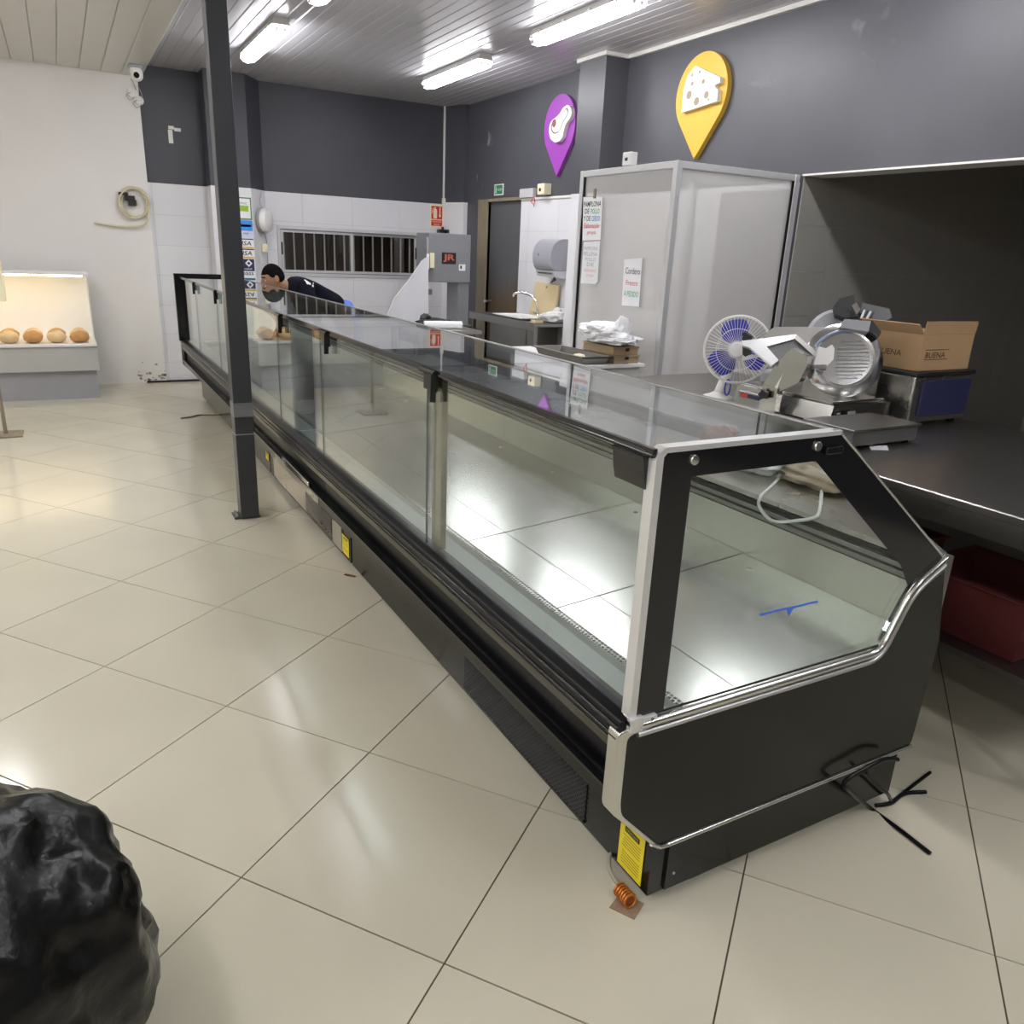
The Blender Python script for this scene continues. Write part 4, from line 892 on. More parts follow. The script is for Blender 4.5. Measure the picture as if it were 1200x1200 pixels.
lg = obj('logo_plate', box(NB(), (3.733, 8.396, 1.425), (3.905, 8.40, 1.545)), M_BLACK, sw); text('lettering', 'JR', (3.819, 8.394, 1.485), (1, 0, 0), (0, 0, 1), .085, mat('logo_red', (.50, .12, .07), .5), lg, .145, bold=.03)
obj('switch_box', box(NB(), (3.575, 8.36, 1.375), (3.63, 8.40, 1.535), .006), M_CREAM, sw); stk = obj('white_sticker', box(NB(), (3.945, 8.397, 1.355), (4.025, 8.40, 1.425)), M_PAPER, sw); obj('sticker_mark', box(NB(), (3.96, 8.396, 1.375), (3.98, 8.397, 1.41)), M_INK, stk)
sl = thing('splash_sheet', 'large white sloping plastic sheet left of the grey saw', 'sheet', (3.4, 8.7, .76))
shp = [onY(x, y, 8.24) for x, y in ((495, 305), (502, 300), (502, 384), (448, 384), (453, 372), (462, 350), (478, 330))]
obj('sheet', prism(NB(), rounded([tuple(p) for p in shp], .03, 3), (0, .018, 0)), mat('white_sheet', (.70, .70, .74), .35), sl)
obj('rim', tube(NB(), [onY(x, y, 8.24) for x, y in ((448, 384), (453, 372), (462, 350), (478, 330), (495, 305))], .006, 6), M_WHITE, sl)
obj('stand', box(NB(), (3.38, 8.26, 0), (3.42, 8.285, 1.1)), M_ALU, sl)
# ---- small steel table by the saw with cloth and roll
wt = thing('work_table', 'small grey steel table in front of the saw', 'table', (2.95, 6.75, 0))
obj('top', box(NB(), (2.62, 6.38, .87), (3.24, 7.1, .90), .004), M_STEEL, wt); obj('drawer', box(NB(), (2.7, 6.42, .76), (3.2, 7.06, .868), .004), M_DSTEEL, wt); table_legs(wt, 2.66, 3.2, 6.42, 7.06, .87)
cl_ = thing('cloth', 'crumpled black cloth on the small steel table', 'cloth', (3.0, 6.85, .90)); bm = NB(); blob(bm, (2.98, 6.85, .925), (.17, .10, .04), 4, .4, 2.2, 21, flat=.901, ridged=.5); blob(bm, (2.90, 6.88, .96), (.05, .05, .05), 3, .4, 2, 22); obj('folds', bm, M_BLACK, cl_, sm=80)
rl = thing('paper_roll', 'white paper roll lying on the small steel table', 'roll', (2.98, 6.6, .90)); obj('paper', tube(NB(), [(2.78, 6.62, .934), (3.12, 6.56, .934)], .033, 18), M_PAPER, rl, sm=40); obj('core', tube(NB(), [(2.775, 6.621, .934), (3.125, 6.559, .934)], .012, 10), M_CARD2, rl)

# ---- steel counter with slicer, fan, scale
TZ = .87
sc = thing('steel_counter', 'deep stainless steel counter carrying the slicers and fan', 'counter', (3.2, 2.4, 0))
obj('top', box(NB(), (2.50, .9, TZ-.03), (3.95, 3.95, TZ), .004), mat('counter_steel', (.40, .385, .36), .3, 1, var=.1, scale=2), sc); obj('front_skirt', box(NB(), (2.505, .91, TZ-.10), (2.52, 3.94, TZ-.03)), M_STEEL, sc); obj('lower_shelf', box(NB(), (2.6, .95, .3), (3.9, 3.9, .325)), M_DSTEEL, sc); table_legs(sc, 2.56, 3.88, .98, 3.88, TZ-.03)
crate_m = mat('red_crate', (.10, .015, .015), .6)
for i, y in enumerate((1.2, 1.75)):
    t = thing('crate', ('dark red crate on the lower shelf of the counter' if i == 0 else 'dark red crate beside another on the lower shelf'), 'crate', (2.85, y+.22, .325), 0, 'crates under the steel counter')
    tray(t, 2.66, 3.05, y, y+.42, .33, .22, crate_m, .012, .008)
SP0, SN = V((3.12, 2.5, 1.17)), V((-.62, -.70, .35)).normalized()
def cs(l): return [(870+x*.15, 340+y*.15) for x, y in l]
def TP(l, p0, n, depth):
    n = V(n).normalized(); P = [onP(x, y, p0, n) for x, y in cs(l)]; return prism(NB(), [tuple(p) for p in P], -n*depth)
M_SLS = mat('slicer_steel', (.44, .43, .41), .2, 1, var=.05, scale=3)
SX, SY = 2.95, 2.335
sl_ = thing('meat_slicer', 'polished steel meat slicer with round blade on the counter', 'slicer', (3.15, 2.6, TZ))
obj('base', prism(NB(), [(SX, SY, .905), (SX+.02, SY, .985), (3.36, SY, .985), (3.36, SY, .90)], (0, .60, 0)), M_SLS, sl_)
obj('base_top', box(NB(), (SX+.03, SY+.02, .985), (3.34, 2.92, 1.0), .004), M_SLS, sl_)
for x in (SX+.06, 3.30):
    for y in (SY+.04, 2.88):
        f = obj('foot', lathe(NB(), [(.022, 0), (.02, .022), (.012, .024), (.012, .036)], (x, y, TZ), (0, 0, 1), 12), M_RUB, sl_); obj('foot_collar', cyl(NB(), (x, y, TZ+.018), (x, y, TZ+.03), .014, 10), mat('brass', (.6, .4, .12), .3, 1), f)
bt = obj('power_button', lathe(NB(), [(.024, 0), (.022, .006), (0, .006)], (3.0, SY, .945), (0, -1, 0), 18), M_BLACK, sl_); obj('button_mark', box(NB(), (2.99, SY-.0075, .948), (3.01, SY-.006, .953)), M_WHITE, bt)
obj('rating_plate', box(NB(), (3.07, SY-.002, .93), (3.12, SY, .955)), M_GREYP, sl_)
obj('carriage_rail_housing', box(NB(), (2.90, 2.69, .90), (2.99, 2.86, .975), .004), M_SLS, sl_); lb = obj('name_strip', box(NB(), (2.8985, 2.71, .945), (2.90, 2.84, .965)), M_NAVY, sl_); obj('red_mark', box(NB(), (2.8975, 2.79, .948), (2.8985, 2.837, .962)), M_RED, lb)
BC = onP(989, 421, SP0, SN); R_ = .176
obj('blade', lathe(NB(), [(0, .012), (R_*.70, .012), (R_*.72, .006), (R_*.78, .008), (R_*.97, -.006), (R_, -.012), (R_*.97, -.018), (0, -.02)], BC, SN, 48), mat('blade_steel', (.72, .72, .73), .16, 1), sl_, sm=30)
rb_ = SN.cross(V((0, 0, 1))).normalized(); ub_ = rb_.cross(SN).normalized()
if ub_.z < 0: ub_ = -ub_
if rb_.dot(RGT) < 0: rb_ = -rb_
for k in range(11):
    h = (.55-k*.11)*R_*.9; wdt = math.sqrt(max(.0, (R_*.62)**2-h*h))
    obj('plate_ridge', tube(NB(), [BC+SN*.013+ub_*h-rb_*wdt*.35-ub_*.01, BC+SN*.013+ub_*h+rb_*wdt], .0026, 6), M_ALU, sl_)
obj('gauge_plate', TP([(165, 365), (190, 330), (250, 287), (690, 287), (790, 310), (640, 420), (560, 445), (430, 430), (230, 400)], SP0-SN*.05, SN, .012), mat('gauge_steel', (.74, .73, .72), .3, 1), sl_)
gp = V((3.0, 2.62, 1.22))
gpn = V((-.45, -.5, .74))
obj('carriage_plate', TP([(0, 395), (420, 345), (440, 372), (190, 440), (285, 548), (228, 590), (60, 450), (0, 432)], gp, gpn, .012), M_ALU, sl_)
obj('carriage_rail', TP([(420, 345), (600, 490), (566, 520), (408, 378)], gp+V((0, 0, .004)), gpn, .02), M_DSTEEL, sl_)
obj('carriage_well', TP([(190, 445), (420, 400), (520, 490), (505, 560), (280, 556)], gp-V((0, 0, .012)), gpn, .01), mat('well_grey', (.12, .12, .12), .5), sl_)
obj('carriage_grip', TP([(0, 335), (15, 325), (75, 365), (60, 380), (60, 500), (20, 520), (0, 500)], V((2.86, 2.75, 1.16)), (-1, -.4, 0), .02), M_BLACK, sl_)
obj('tray_lip', TP([(0, 515), (150, 495), (165, 512), (0, 548)], V((2.88, 2.75, 1.1)), (-.5, -.4, .6), .006), M_ALU, sl_)
obj('arm', TP([(270, 562), (385, 455), (510, 520), (500, 600), (440, 720), (290, 792), (158, 742)], V((2.90, 2.6, 1.05)), (-1, -.35, 0), .06), M_SLS, sl_)
obj('arm_face', TP([(270, 562), (385, 455), (275, 770), (158, 742)], V((2.897, 2.6, 1.05)), (-1, -.1, .1), .01), M_CHROME, sl_)
ft_ = obj('arm_foot', TP([(158, 742), (275, 772), (243, 976), (120, 950)], V((2.885, 2.6, 1.0)), (-1, -.25, 0), .05), M_SLS, sl_)
kc = onP(870+175*.15, 340+815*.15, V((2.87, 2.6, 1.0)), (-1, -.25, 0))
kb = NB(); kn = V((-1, -.25, 0)).normalized(); ka = V((0, 0, 1)); kt = kn.cross(ka)
prism(kb, [tuple(kc+(ka*math.sin(a)+kt*math.cos(a))*(.026 if i % 2 == 0 else .018)) for i, a in enumerate([j*math.pi/5 for j in range(10)])], kn*.02); obj('star_knob', kb, M_BLACK, ft_)
obj('pusher_grip', TP([(560, 560), (600, 440), (650, 455), (700, 425), (720, 455), (712, 540), (660, 590), (560, 600)], SP0+SN*.06, SN, .05), M_WHITE, sl_)
obj('pusher_bracket', TP([(550, 585), (660, 580), (655, 620), (560, 612)], SP0+SN*.06, SN, .02), M_SLS, sl_)
ac = [onP(870+x*.15, 340+y*.15, SP0+SN*.02, SN) for x, y in ((572, 440), (610, 400), (660, 362), (720, 335), (790, 315), (860, 318))]
obj('guard_ring', tube(NB(), spline(ac, 4), .009, 8), mat('guard_blue', (.30, .34, .45), .3, .6), sl_, sm=60)
obj('blade_cover', TP([(760, 290), (800, 225), (1005, 243), (985, 325)], SP0+SN*.05, SN, .10), M_GREYP, sl_); obj('cover_side', TP([(1000, 240), (1015, 235), (1085, 325), (1070, 362), (990, 320)], SP0+SN*.04, SN, .09), M_BLACK, sl_)
obj('motor_housing', box(NB(), (3.22, 2.42, .985), (3.37, 2.75, 1.13), .01), M_SLS, sl_)
# second machine on the counter carrying the carton
vm = thing('vacuum_sealer', 'steel and black machine under the open carton on the counter', 'machine', (3.6, 2.4, TZ))
obj('body', box(NB(), (3.42, 2.27, TZ+.02), (3.86, 2.66, 1.11), .008), M_STEEL, vm); obj('control_panel', box(NB(), (3.47, 2.255, TZ+.05), (3.84, 2.27, 1.09), .004), M_NAVY, vm); obj('lid', box(NB(), (3.41, 2.26, 1.11), (3.87, 2.67, 1.13), .004), M_BLACK, vm)
for x in (3.46, 3.82):
    for y in (2.31, 2.62): obj('foot', cyl(NB(), (x, y, TZ), (x, y, TZ+.02), .018, 10), M_RUB, vm)
cx_ = thing('carton', 'open brown carton with printed lettering on the black machine', 'box', (3.62, 2.45, 1.13))
A0 = onX(1030, 380, 3.50); YF = 2.45
obj('box_body', box(NB(), (3.445, YF-.16, 1.131), (3.84, YF+.16, 1.30), .003), M_CARD, cx_)
obj('flap', prism(NB(), [(3.447, YF-.16, 1.30), (3.84, YF-.16, 1.30), (3.84, YF-.165, 1.36), (3.447, YF-.165, 1.36)], (0, .004, 0)), M_CARD, cx_)
obj('flap', prism(NB(), [(3.445, YF-.16, 1.30), (3.445, YF+.16, 1.30), (3.40, YF+.16, 1.345), (3.40, YF-.16, 1.345)], (.003, 0, .003)), M_CARD, cx_)
M_STAMP = mat('stamp_brown', (.10, .05, .02), .7)
text('lettering', 'BUENA', (3.445-.001, YF, 1.205), (0, -1, 0), (0, 0, 1), .028, M_STAMP, cx_, .13, bold=.01)
text('lettering', 'BUENA', (3.56, YF-.161, 1.205), (1, 0, 0), (0, 0, 1), .028, M_STAMP, cx_, .15, bold=.01)
for z in (1.183, 1.228):
    obj('print_line', box(NB(), (3.48, YF-.1608, z), (3.66, YF-.16, z+.003)), M_STAMP, cx_)
# second, dark slicer behind
ds = thing('meat_slicer', 'dark grey slicer standing behind the polished one', 'slicer', (3.75, 2.98, TZ))
obj('base', box(NB(), (3.5, 2.8, TZ+.02), (3.92, 3.3, 1.0), .02), M_GREYP, ds); obj('blade_guard', lathe(NB(), [(0, .02), (.15, .02), (.17, 0), (.17, -.03), (0, -.03)], (3.72, 2.98, 1.20), (-.62, -.7, .35), 32), M_GREYP, ds, sm=30)
obj('grip', TP([(720, 115), (760, 65), (870, 35), (885, 80), (940, 95), (905, 200), (800, 215), (735, 190)], V((3.72, 2.9, 1.33)), SN, .06), M_BLACK, ds); obj('arm', TP([(880, 85), (1150, 145), (1170, 215), (1080, 260), (940, 215)], V((3.74, 2.92, 1.33)), SN, .05), mat('dark_grey_cover', (.10, .105, .11), .4), ds)
obj('sharpener', TP([(855, 120), (890, 95), (925, 150), (890, 190)], V((3.70, 2.88, 1.33)), SN, .03), M_CHROME, ds)
for i in range(4): obj('ridge', TP([(920+i*24, 215), (950+i*24, 150+i*6), (962+i*24, 155+i*6), (935+i*24, 222)], V((3.70, 2.88, 1.32)), SN, .02), M_BLACK if i % 2 else M_ALU, ds)
# scale and paper slip
wsx = thing('weighing_scale', 'dark flat weighing scale at the front of the steel counter', 'scale', (2.92, 2.14, TZ))
obj('body', box(NB(), (2.74, 2.04, TZ+.012), (3.16, 2.28, TZ+.075), .006), mat('scale_grey', (.09, .09, .085), .4), wsx); obj('pan', box(NB(), (2.73, 2.03, TZ+.075), (3.17, 2.29, TZ+.085), .003), M_DSTEEL, wsx)
for x in (2.77, 3.13): obj('foot', cyl(NB(), (x, 2.07, TZ), (x, 2.07, TZ+.012), .014, 10), M_RUB, wsx)
p = onZ(1029, 524.5, TZ); sl2 = obj('paper_slip', prism(NB(), [(p.x-.07, p.y-.02, TZ+.0005), (p.x, p.y-.05, TZ+.0005), (p.x+.07, p.y+.01, TZ+.0005), (p.x, p.y+.05, TZ+.0005)], (0, 0, .001)), M_PAPER, at=(p.x, p.y, TZ)); tag(sl2, 'small white paper slip on the steel counter beside the scale', 'paper')
# fan
FC = V((3.10, 3.10, 1.139)); FN = V((-.74, -.66, .08)).normalized(); fr_ = FN.cross(V((0, 0, 1))).normalized(); fu_ = fr_.cross(FN)
if fu_.z < 0: fu_ = -fu_
fn = thing('table_fan', 'white table fan with blue blades beside the slicer', 'fan', (3.13, 3.16, TZ))
FR = .175
wg = NB()
for r, d in ((FR, 0), (FR*.97, .02), (FR*.62, .036), (.045, .042), (FR*.97, -.02), (FR*.6, -.045)):
    tube(wg, [FC+FN*d+(fr_*math.cos(a)+fu_*math.sin(a))*r for a in [k*2*math.pi/40 for k in range(40)]], .0035 if r == FR else .0014, 6, closed=True)
for k in range(56):
    a = k*2*math.pi/56; u_ = fr_*math.cos(a)+fu_*math.sin(a)
    tube(wg, [FC+FN*.042+u_*.04, FC+FN*.036+u_*FR*.62, FC+FN*.02+u_*FR*.97, FC+u_*FR], .0011, 4, caps=False)
    if k % 2 == 0: tube(wg, [FC-FN*.05+u_*.05, FC-FN*.045+u_*FR*.6, FC-FN*.02+u_*FR*.97, FC+u_*FR], .0011, 4, caps=False)
obj('wire_guard', wg, M_WHITE, fn)['kind'] = 'stuff'
obj('rim', tube(NB(), [FC+(fr_*math.cos(a)+fu_*math.sin(a))*FR for a in [k*2*math.pi/48 for k in range(48)]], .006, 8, closed=True), M_WHITE, fn, sm=60)
obj('guard_badge', lathe(NB(), [(0, .052), (.035, .05), (.042, .042), (.042, .038)], FC, FN, 24), M_WHITE, fn, sm=40)
M_FBL = mat('fan_blue', (.045, .05, .42), .25)
for k in range(3):
    bm = NB(); rows = []
    for i in range(9):
        r = .03+(FR*.9-.03)*i/8; sp = .55*math.sin(math.pi*(.18+.72*i/8))+.22; row = []
        for j in range(7):
            a = math.radians(70+120*k)+(j/6-.5)*2*sp*.95+.12*i/8; row.append(bm.verts.new(FC+(fr_*math.cos(a)+fu_*math.sin(a))*r+FN*((j/6-.5)*.035)))
        rows.append(row)
    for A, B in zip(rows, rows[1:]):
        for j in range(6): bm.faces.new((A[j], A[j+1], B[j+1], B[j]))
    o = obj('fan_blade', bm, M_FBL, fn, sm=80); sd = o.modifiers.new('s', 'SOLIDIFY'); sd.thickness = .002
obj('motor', lathe(NB(), [(.04, -.02), (.055, -.05), (.05, -.10), (.02, -.12), (0, -.12)], FC, FN, 24), M_WHITE, fn, sm=40)
nb = FC-FN*.075; pb_ = FC-fr_*(.075 if fr_.dot(RGT) > 0 else -.075)-FN*.03; pb_.z = TZ
pk = obj('pedestal', tube(NB(), [nb, nb+(pb_-nb)*.3-FN*-.02, nb+(pb_-nb)*.6+FN*.02, pb_+V((0, 0, .03))], [.02, .024, .030, .022], 14), M_WHITE, fn, sm=60)
q0 = onP(852.5, 454, pb_+FN*.05, FN)
obj('blue_inlay', tube(NB(), [q0+(fr_*math.cos(a)*.014+fu_*math.sin(a)*.042) for a in [j*2*math.pi/24 for j in range(24)]], .004, 6, closed=True), M_FBL, pk)
obj('base', lathe(NB(), [(.08, 0), (.08, .010), (.05, .02), (.025, .035), (0, .035)], pb_, (0, 0, 1), 28), M_WHITE, fn, sm=40)
# ---- cord and bags on the case worktop
WZ = .841
kk = [(775, 270), (740, 300), (690, 350), (655, 385), (650, 420), (680, 465), (720, 485), (790, 482), (860, 472), (890, 450), (900, 380), (900, 330)]
cp = [onZ(700+x*.29167, 470+y*.29167, WZ+.005) for x, y in kk]; cp[-1].z += .02
cp = [onX(700+k[0]*.29167, 470+k[1]*.29167, 1.952) if c.x < 1.96 else c for c, k in zip(cp, kk)]
co = obj('power_cord', tube(NB(), spline(cp, 4), .0055, 8), M_WHITE, at=cp[3], sm=60); tag(co, 'white power cord looped on the steel worktop behind the glass end panel', 'cord')
for i, (c, r, m_, lab) in enumerate((((2.19, 2.02, .90), (.10, .12, .06), M_BAGC, 'crumpled clear plastic bag beside the cord on the worktop'), ((2.26, 1.80, .87), (.085, .15, .035), mat('brown_bag', (.34, .27, .19), .35, var=.5, scale=18, bump=.5, bscale=20), 'flattened brown and clear plastic bag on the worktop'), ((2.27, 2.30, .89), (.07, .09, .05), mat('rust_bag', (.28, .09, .03), .5), 'small rust brown sack on the worktop'))):
    t = thing('plastic_bag', lab, 'bag', (c[0], c[1], WZ), 0, 'bags on the case worktop'); bm = NB(); blob(bm, c, r, 4, .35, 2.4, 30+i, flat=WZ, ridged=.5); obj('bag_body', bm, m_, t, sm=80)
    bm = NB(); blob(bm, (c[0]+.02, c[1]-.03, c[2]+r[2]*.7), (r[0]*.35, r[1]*.35, r[2]*.6), 3, .5, 2, 40+i); obj('bag_knot', bm, m_, t, sm=80)

# ================================================================== FLOOR BITS
tb = thing('trash_bag', 'full black rubbish bag standing on the floor tiles', 'bag', (-.325, 1.36, 0))
bm = NB(); blob(bm, (-.325, 1.36, .31), (.31, .29, .335), 5, .11, 2.6, 50, flat=.004, ridged=1.1); obj('bag_body', bm, M_BAGB, tb, sm=60)
bm = NB(); blob(bm, (-.33, 1.36, .68), (.07, .07, .10), 4, .4, 2.4, 52, ridged=.6); obj('bag_knot', bm, M_BAGB, tb, sm=60)
dp = thing('drain_pipe', 'grey pipe with orange corrugated end set in a broken floor hole', 'pipe', (1.08, 1.22, 0))
obj('floor_patch', prism(NB(), [(1.035, 1.225, .0005), (1.07, 1.165, .0005), (1.125, 1.195, .0005), (1.095, 1.255, .0005)], (0, 0, .001)), mat('broken_floor', (.30, .20, .13), .9, var=.4, scale=40), dp)
obj('pipe', tube(NB(), spline([(1.15, 1.36, .03), (1.115, 1.34, .035), (1.09, 1.30, .03), (1.085, 1.255, .025)]), .006, 8), mat('old_pipe', (.32, .31, .25), .5), dp, sm=60)
for k in range(6):
    q = V((1.082, 1.245-.0085*k, .022)); obj('corrugation', tube(NB(), [q+V((math.cos(a)*.017, .003*math.sin(a), math.sin(a)*.016)) for a in [j*2*math.pi/20 for j in range(20)]], .0034, 6, closed=True), M_COPPER, dp, sm=60)
obj('core', cyl(NB(), (1.082, 1.25, .022), (1.082, 1.202, .022), .0125, 14), mat('copper_dark', (.22, .06, .01), .5), dp)
ck_ = obj('cord', tube(NB(), spline([(.80, 7.62, .006), (.90, 7.66, .006), (.97, 7.72, .006), (1.1, 7.68, .006), (1.27, 7.66, .006)]), .006, 6), mat('brown_cord', (.18, .13, .07), .6), at=(1.0, 7.65, 0)); tag(ck_, 'brown cord lying on the tiles between post and white wall', 'cord')
db = thing('debris', 'bits of dry red leaf against the case plinth', 'debris', (1.1, 3.54, 0))
for k in range(4): obj('leaf_bit', blob(NB(), (1.075+.01*k, 3.55-.012*k, .004), (.009, .007, .004), 2, .6, 2, 60+k), mat('dry_leaf', (.16, .05, .02), .9), db)
bc = thing('cable', 'black cables looping out from under the case with the glass end panel', 'cable', (2.05, 1.1, 0))
c_a = [onY(x, y, 1.13) for x, y in ((1052, 890), (1035, 890), (1012, 902), (990, 916), (996, 928))]+[onZ(x, y, .006) for x, y in ((1020, 947), (1050, 969), (1090, 1000))]
obj('cable_run', tube(NB(), spline(c_a, 5), .0065, 8), M_RUB, bc, sm=60)
c_b = [onY(x, y, 1.14) for x, y in ((1015, 905), (1030, 922), (1040, 930))]+[onZ(x, y, .006) for x, y in ((1046, 938), (1064, 925), (1090, 905))]
obj('cable_run', tube(NB(), spline(c_b, 5), .0055, 8), M_RUB, bc, sm=60)
c_c = [onZ(x, y, .006) for x, y in ((1026, 944), (1044, 941), (1060, 930), (1085, 928))]
obj('cable_run', tube(NB(), spline(c_c, 5), .0065, 8), M_RUB, bc, sm=60)

# ================================================================== PERSON leaning over the far case
def skinned(name, verts, edges, m, parent, sub=2, root=0):
    me = bpy.data.meshes.new(name); off = root_loc(parent)
    me.from_pydata([tuple(V(v[0])-off) for v in verts], edges, []); o = bpy.data.objects.new(name, me); COL.objects.link(o)
    sk = o.modifiers.new('skin', 'SKIN'); sk.use_smooth_shade = True
    if not me.skin_vertices:
        me.attributes  # layer is made by the modifier api below
    bm_ = bmesh.new(); bm_.from_mesh(me); lay = bm_.verts.layers.skin.verify(); bm_.verts.ensure_lookup_table()
    for i, v in enumerate(verts):
        r = v[1] if isinstance(v[1], tuple) else (v[1], v[1]); bm_.verts[i][lay].radius = r; bm_.verts[i][lay].use_root = (i == root)
    bm_.to_mesh(me); bm_.free()
    sb = o.modifiers.new('sub', 'SUBSURF'); sb.levels = sub; sb.render_levels = sub
    dg = bpy.context.evaluated_depsgraph_get(); m2 = bpy.data.meshes.new_from_object(o.evaluated_get(dg))
    bpy.data.objects.remove(o); bpy.data.meshes.remove(me)
    m2.name = name; m2.materials.clear(); m2.materials.append(m); m2.polygons.foreach_set('use_smooth', [True]*len(m2.polygons))
    n = bpy.data.objects.new(name, m2); COL.objects.link(n); n.parent = parent
    return n
PYY = 7.5
M_SKIN = mat('skin', (.36, .19, .11), .5, var=.08, scale=20); M_HAIR = mat('hair_black', (.005, .004, .004), .95, bump=.5, bscale=180, spec=.1); M_SWE = mat('sweater_navy', (.006, .007, .014), .9, spec=.15, bump=.2, bscale=60); M_TRO = mat('trouser_blue', (.10, .18, .62), .7)
pe = thing('person', 'person in a navy sweater leaning over the back of the case by the white wall', 'person', (2.42, PYY, 0))
def P_(x, y, z): return (x, PYY+y, z)
bv = [(P_(2.30, 0, .93), (.07, .07)), (P_(2.14, 0, 1.06), (.085, .085)), (P_(1.96, 0, 1.15), (.085, .085)), (P_(1.84, 0, 1.19), .06), (P_(1.75, 0, 1.21), .052), (P_(1.70, 0, 1.235), .06)]
be = [(0, 1), (1, 2), (2, 3), (3, 4), (4, 5)]
for s in (-1, 1):
    n = len(bv)
    bv += [(P_(2.33, s*.10, .90), .085), (P_(2.40, s*.11, .50), .06), (P_(2.46, s*.11, .11), .042), (P_(2.42, s*.12, .05), .04), (P_(2.29, s*.14, .035), .032)]
    be += [(0, n), (n, n+1), (n+1, n+2), (n+2, n+3), (n+3, n+4)]
    n = len(bv)
    bv += [(P_(1.92, s*.13, 1.16), .032), (P_(1.965, s*.215, .98), .030), (P_(2.02, s*.20, .885), .032), (P_(2.04, s*.17, .868), (.034, .016))]
    be += [(2, n), (n, n+1), (n+1, n+2), (n+2, n+3)]
    h = n+3
    for i, (fx, fy, ln) in enumerate(((-.03, -.09, .045), (.0, -.1, .055), (.03, -.095, .05), (.05, -.08, .04))):
        k = len(bv); q = V(P_(2.04, s*.17, .868)); d = V((fx-.03, s*(-.06), .0)).normalized()
        bv += [(tuple(q+d*.045+V((fx*.5, 0, .002))), .009), (tuple(q+d*(.045+ln*.6)+V((fx*.8, 0, .0))), .008), (tuple(q+d*(.045+ln)+V((fx*.9, 0, -.008))), .007)]
        be += [(h, k), (k, k+1), (k+1, k+2)]
    k = len(bv); q = V(P_(2.02, s*.20, .885)); bv += [(tuple(q+V((-.035, -s*.02, -.008))), .010), (tuple(q+V((-.055, -s*.05, -.014))), .008)]; be += [(n+2, k), (k, k+1)]
body = skinned('body', bv, be, M_SKIN, pe)
# head, facing -X
HC = V((1.672, PYY, 1.268)); hb_ = bmesh.new(); bmesh.ops.create_icosphere(hb_, subdivisions=5, radius=1)
tilt = Matrix.Rotation(math.radians(-14), 3, 'Y')
def hshape(d):
    fx, sy, uz = -d.x, d.y, d.z                    # forward, side, up
    q = V((fx*.098, sy*.074, uz*.118))
    if uz < 0: q.x *= 1-.10*(-uz); q.y *= 1-.28*(-uz)
    if fx < 0 and uz < -.2: q.x *= 1-.45*(-uz-.2)     # nape
    g = lambda a, b, c, sa: math.exp(-(((sy-a)**2)+((uz-b)**2))/(sa*sa))*(1 if fx > 0 else 0)*c
    q.x += g(0, -.12, .020, .13)+g(0, -.22, .014, .09)                 # nose
    q.x += g(0, .12, .008, .25)-g(.36, -.02, .012, .15)-g(-.36, -.02, .012, .15)   # brow and sockets
    q.x += g(0, -.52, .007, .14)-g(0, -.40, .004, .06)+g(0, -.82, .014, .2)        # lips and chin
    for s in (-1, 1): q.y += s*.004*math.exp(-((sy-s*.8)**2+(uz+.1)**2+(fx-.5)**2)/.1)
    return V((-q.x, q.y, q.z))
for v in hb_.verts: v.co = HC+tilt@hshape(v.co.normalized())
for s in (-1, 1):                                    # ears
    e_ = bmesh.new(); bmesh.ops.create_icosphere(e_, subdivisions=3, radius=1)
    for v in e_.verts:
        c = v.co.copy(); dent = .5 if (c.y*s > .2 and c.x*c.x+c.z*c.z < .35) else 1
        v.co = HC+tilt@V((.012+c.x*.020, s*(.074+c.y*s*.010*dent), -.008+c.z*.032))
    mm = bpy.data.meshes.new('e'); e_.to_mesh(mm); e_.free(); hb_.from_mesh(mm); bpy.data.meshes.remove(mm)
head = obj('head', hb_, M_SKIN, pe, sm=180)
hh = bmesh.new(); bmesh.ops.create_icosphere(hh, subdivisions=5, radius=1); dl = []
for v in hh.verts:
    d = v.co.normalized(); fx, uz = -d.x, d.z
    lim = .34 if fx > .55 else (.34-.62*(.55-fx)/.5 if fx > .05 else -.28-.22*min(1, -fx+.05))
    if abs(d.y) > .5 and -.25 < fx < .35: lim = max(lim, .02)
    v.co = HC+tilt@(hshape(d)*1.055)
    if uz < lim: dl.append(v)
bmesh.ops.delete(hh, geom=dl, context='VERTS'); ho_ = obj('hair', hh, M_HAIR, pe, sm=180); sd = ho_.modifiers.new('s', 'SOLIDIFY'); sd.thickness = .008; sd.offset = -1
for s in (-1, 1):
    ep = HC+tilt@V((-.083, s*.031, -.002)); eo = obj('eye', lathe(NB(), [(0, .0075), (.004, .0065), (.0065, .003), (.007, -.004), (0, -.008)], ep, (-1, s*.15, -.1), 14), mat('eye_white', (.75, .73, .70), .2), head, sm=60)
    obj('iris', lathe(NB(), [(0, .0085), (.0035, .0078), (.004, .006)], ep, (-1, s*.15, -.1), 12), M_INK, eo); obj('eyebrow', tube(NB(), [HC+tilt@V((-.098, s*.012, .022)), HC+tilt@V((-.096, s*.030, .027)), HC+tilt@V((-.083, s*.05, .022))], .0045, 6), M_HAIR, head)
obj('mouth', tube(NB(), [HC+tilt@V((-.086, -.022, -.056)), HC+tilt@V((-.097, 0, -.055)), HC+tilt@V((-.086, .022, -.056))], .0028, 6), mat('lips', (.22, .08, .06), .5), head)
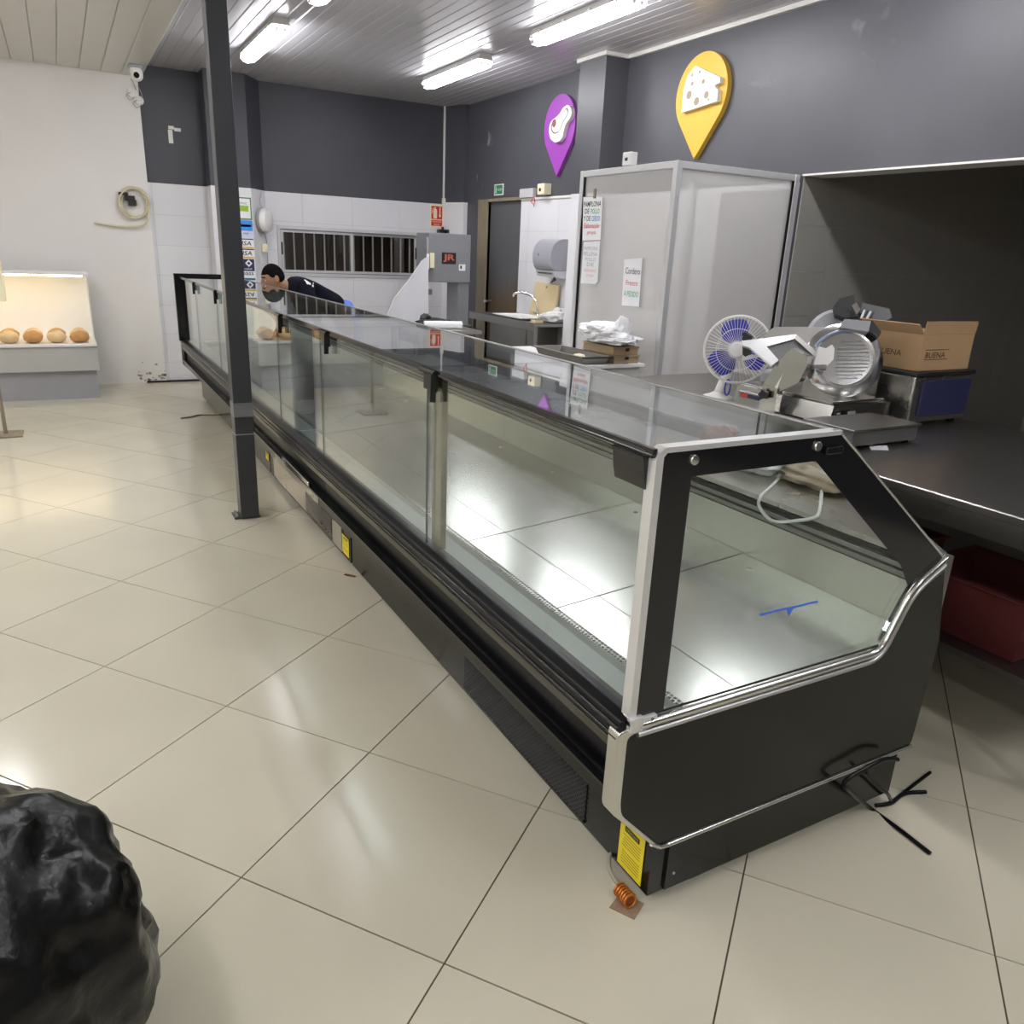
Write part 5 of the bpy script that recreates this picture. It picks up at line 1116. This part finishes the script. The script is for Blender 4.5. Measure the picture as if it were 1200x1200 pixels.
# clothes
sv = [(P_(2.315, 0, .985), (.118, .118)), (P_(2.17, 0, 1.055), (.128, .125)), (P_(2.10, 0, 1.095), (.135, .12)), (P_(1.95, 0, 1.165), (.15, .125)), (P_(1.86, 0, 1.20), (.115, .10)), (P_(1.775, 0, 1.212), .074)]
se = [(0, 1), (1, 2), (2, 3), (3, 4), (4, 5)]
for s in (-1, 1):
    n = len(sv); sv += [(P_(1.91, s*.16, 1.185), .088), (P_(1.94, s*.21, 1.08), .072), (P_(1.98, s*.235, .965), .058), (P_(2.015, s*.21, .90), .042)]; se += [(3, n), (n, n+1), (n+1, n+2), (n+2, n+3)]
swt = skinned('sweater', sv, se, M_SWE, pe)
tv = [(P_(2.27, 0, 1.005), (.115, .115)), (P_(2.335, 0, .99), (.118, .118)), (P_(2.37, 0, .92), (.125, .125))]; te = [(0, 1), (1, 2)]
for s in (-1, 1):
    n = len(tv); tv += [(P_(2.37, s*.105, .84), .105), (P_(2.41, s*.115, .50), .08), (P_(2.46, s*.115, .12), .07)]; te += [(2, n), (n, n+1), (n+1, n+2)]
skinned('trousers', tv, te, M_TRO, pe)
for s in (-1, 1):
    bm = NB(); blob(bm, (2.38, PYY+s*.125, .045), (.14, .05, .045), 3, .08, 1.5, 70, flat=.0); obj('shoe', bm, M_BLACK, pe, sm=80)
bpy.context.view_layer.update()
def on_mesh(o, px, py):
    mi = o.matrix_world.inverted(); d = ray(px, py).normalized(); ok, p, n, i = o.ray_cast(mi@CPOS, (mi.to_3x3()@d).normalized())
    return (o.matrix_world@p, (o.matrix_world.to_3x3()@n).normalized()) if ok else None
for k, (x, y, r) in enumerate(((357.5, 328.5, .010), (360.5, 331.5, .014), (363, 332.5, .010), (366.5, 335, .014), (367, 332, .008), (359, 330, .008))):
    h = on_mesh(swt, x, y)
    if h:
        p, n = h; a = n.cross(V((.9, 0, -.4))).normalized(); b = n.cross(a)
        obj('white_print', prism(NB(), [tuple(p+n*.0015+(a*math.cos(t)*r*1.2+b*math.sin(t)*r)*(.75+.35*((i*3+k) % 3)/2)) for i, t in enumerate([j*math.pi/4 for j in range(8)])], n*.001), M_PAPER, swt)

# ================================================================== LEFT SIDE OF THE SHOP (seen mirrored in the front glass)
bk_ = thing('bakery_counter', 'low white bakery counter against the white end wall', 'counter', (-.45, 9.1, 0))
obj('body', box(NB(), (-1.25, 8.85, .28), (.22, 9.5, .52), .004), mat('counter_grey', (.45, .45, .43), .4), bk_); obj('plinth', box(NB(), (-1.22, 8.9, 0), (.19, 9.45, .28)), M_GREYP, bk_); obj('deck', box(NB(), (-1.25, 8.83, .52), (.22, 9.5, .545), .003), M_WHITE, bk_)
obj('back_board', box(NB(), (-1.25, 9.48, .545), (.22, 9.5, 1.2)), M_WHITE, bk_); obj('canopy', box(NB(), (-1.25, 9.1, 1.18), (.22, 9.5, 1.21), .003), M_WHITE, bk_)
obj('light_strip', box(NB(), (-1.2, 9.12, 1.165), (.17, 9.16, 1.18)), emis('warm_strip', (1.0, .80, .50), 14), bk_)
for x in (-1.24, .2): obj('upright', box(NB(), (x, 9.1, .545), (x+.012, 9.48, 1.18)), GLASS, bk_)
M_BREAD = mat('bread_crust', (.50, .26, .09), .6, var=.35, scale=14); M_LOAF = mat('pale_bread', (.68, .50, .27), .6, var=.25, scale=12)
for i in range(7):
    for j in range(2):
        x, y = -1.12+i*.20, 8.98+j*.22
        t = thing('bread_loaf', 'round golden bread loaf on the bakery counter', 'bread', (x, y, .545), 0, 'loaves on the bakery counter')
        bm = NB(); blob(bm, (x, y, .60), (.085, .095, .06), 3, .10, 2, i*2+j, flat=.5455); obj('crust', bm, (M_BREAD, M_LOAF)[(i+j) % 2], t, sm=80)
        obj('slash', tube(NB(), [(x-.04, y-.03, .652), (x, y, .664), (x+.04, y+.03, .652)], .008, 6), M_LOAF, t)
sg = thing('sign_stand', 'thin brown sign stand with square foot on the tiles', 'stand', (-.55, 7.37, 0))
obj('foot', box(NB(), (-.67, 7.25, 0), (-.43, 7.49, .012), .002), M_WOOD, sg); obj('pole', cyl(NB(), (-.55, 7.37, .012), (-.55, 7.37, 1.05), .014, 10), M_WOOD, sg); obj('sign_plate', box(NB(), (-.70, 7.36, 1.05), (-.40, 7.38, 1.35), .004), M_CREAM, sg)
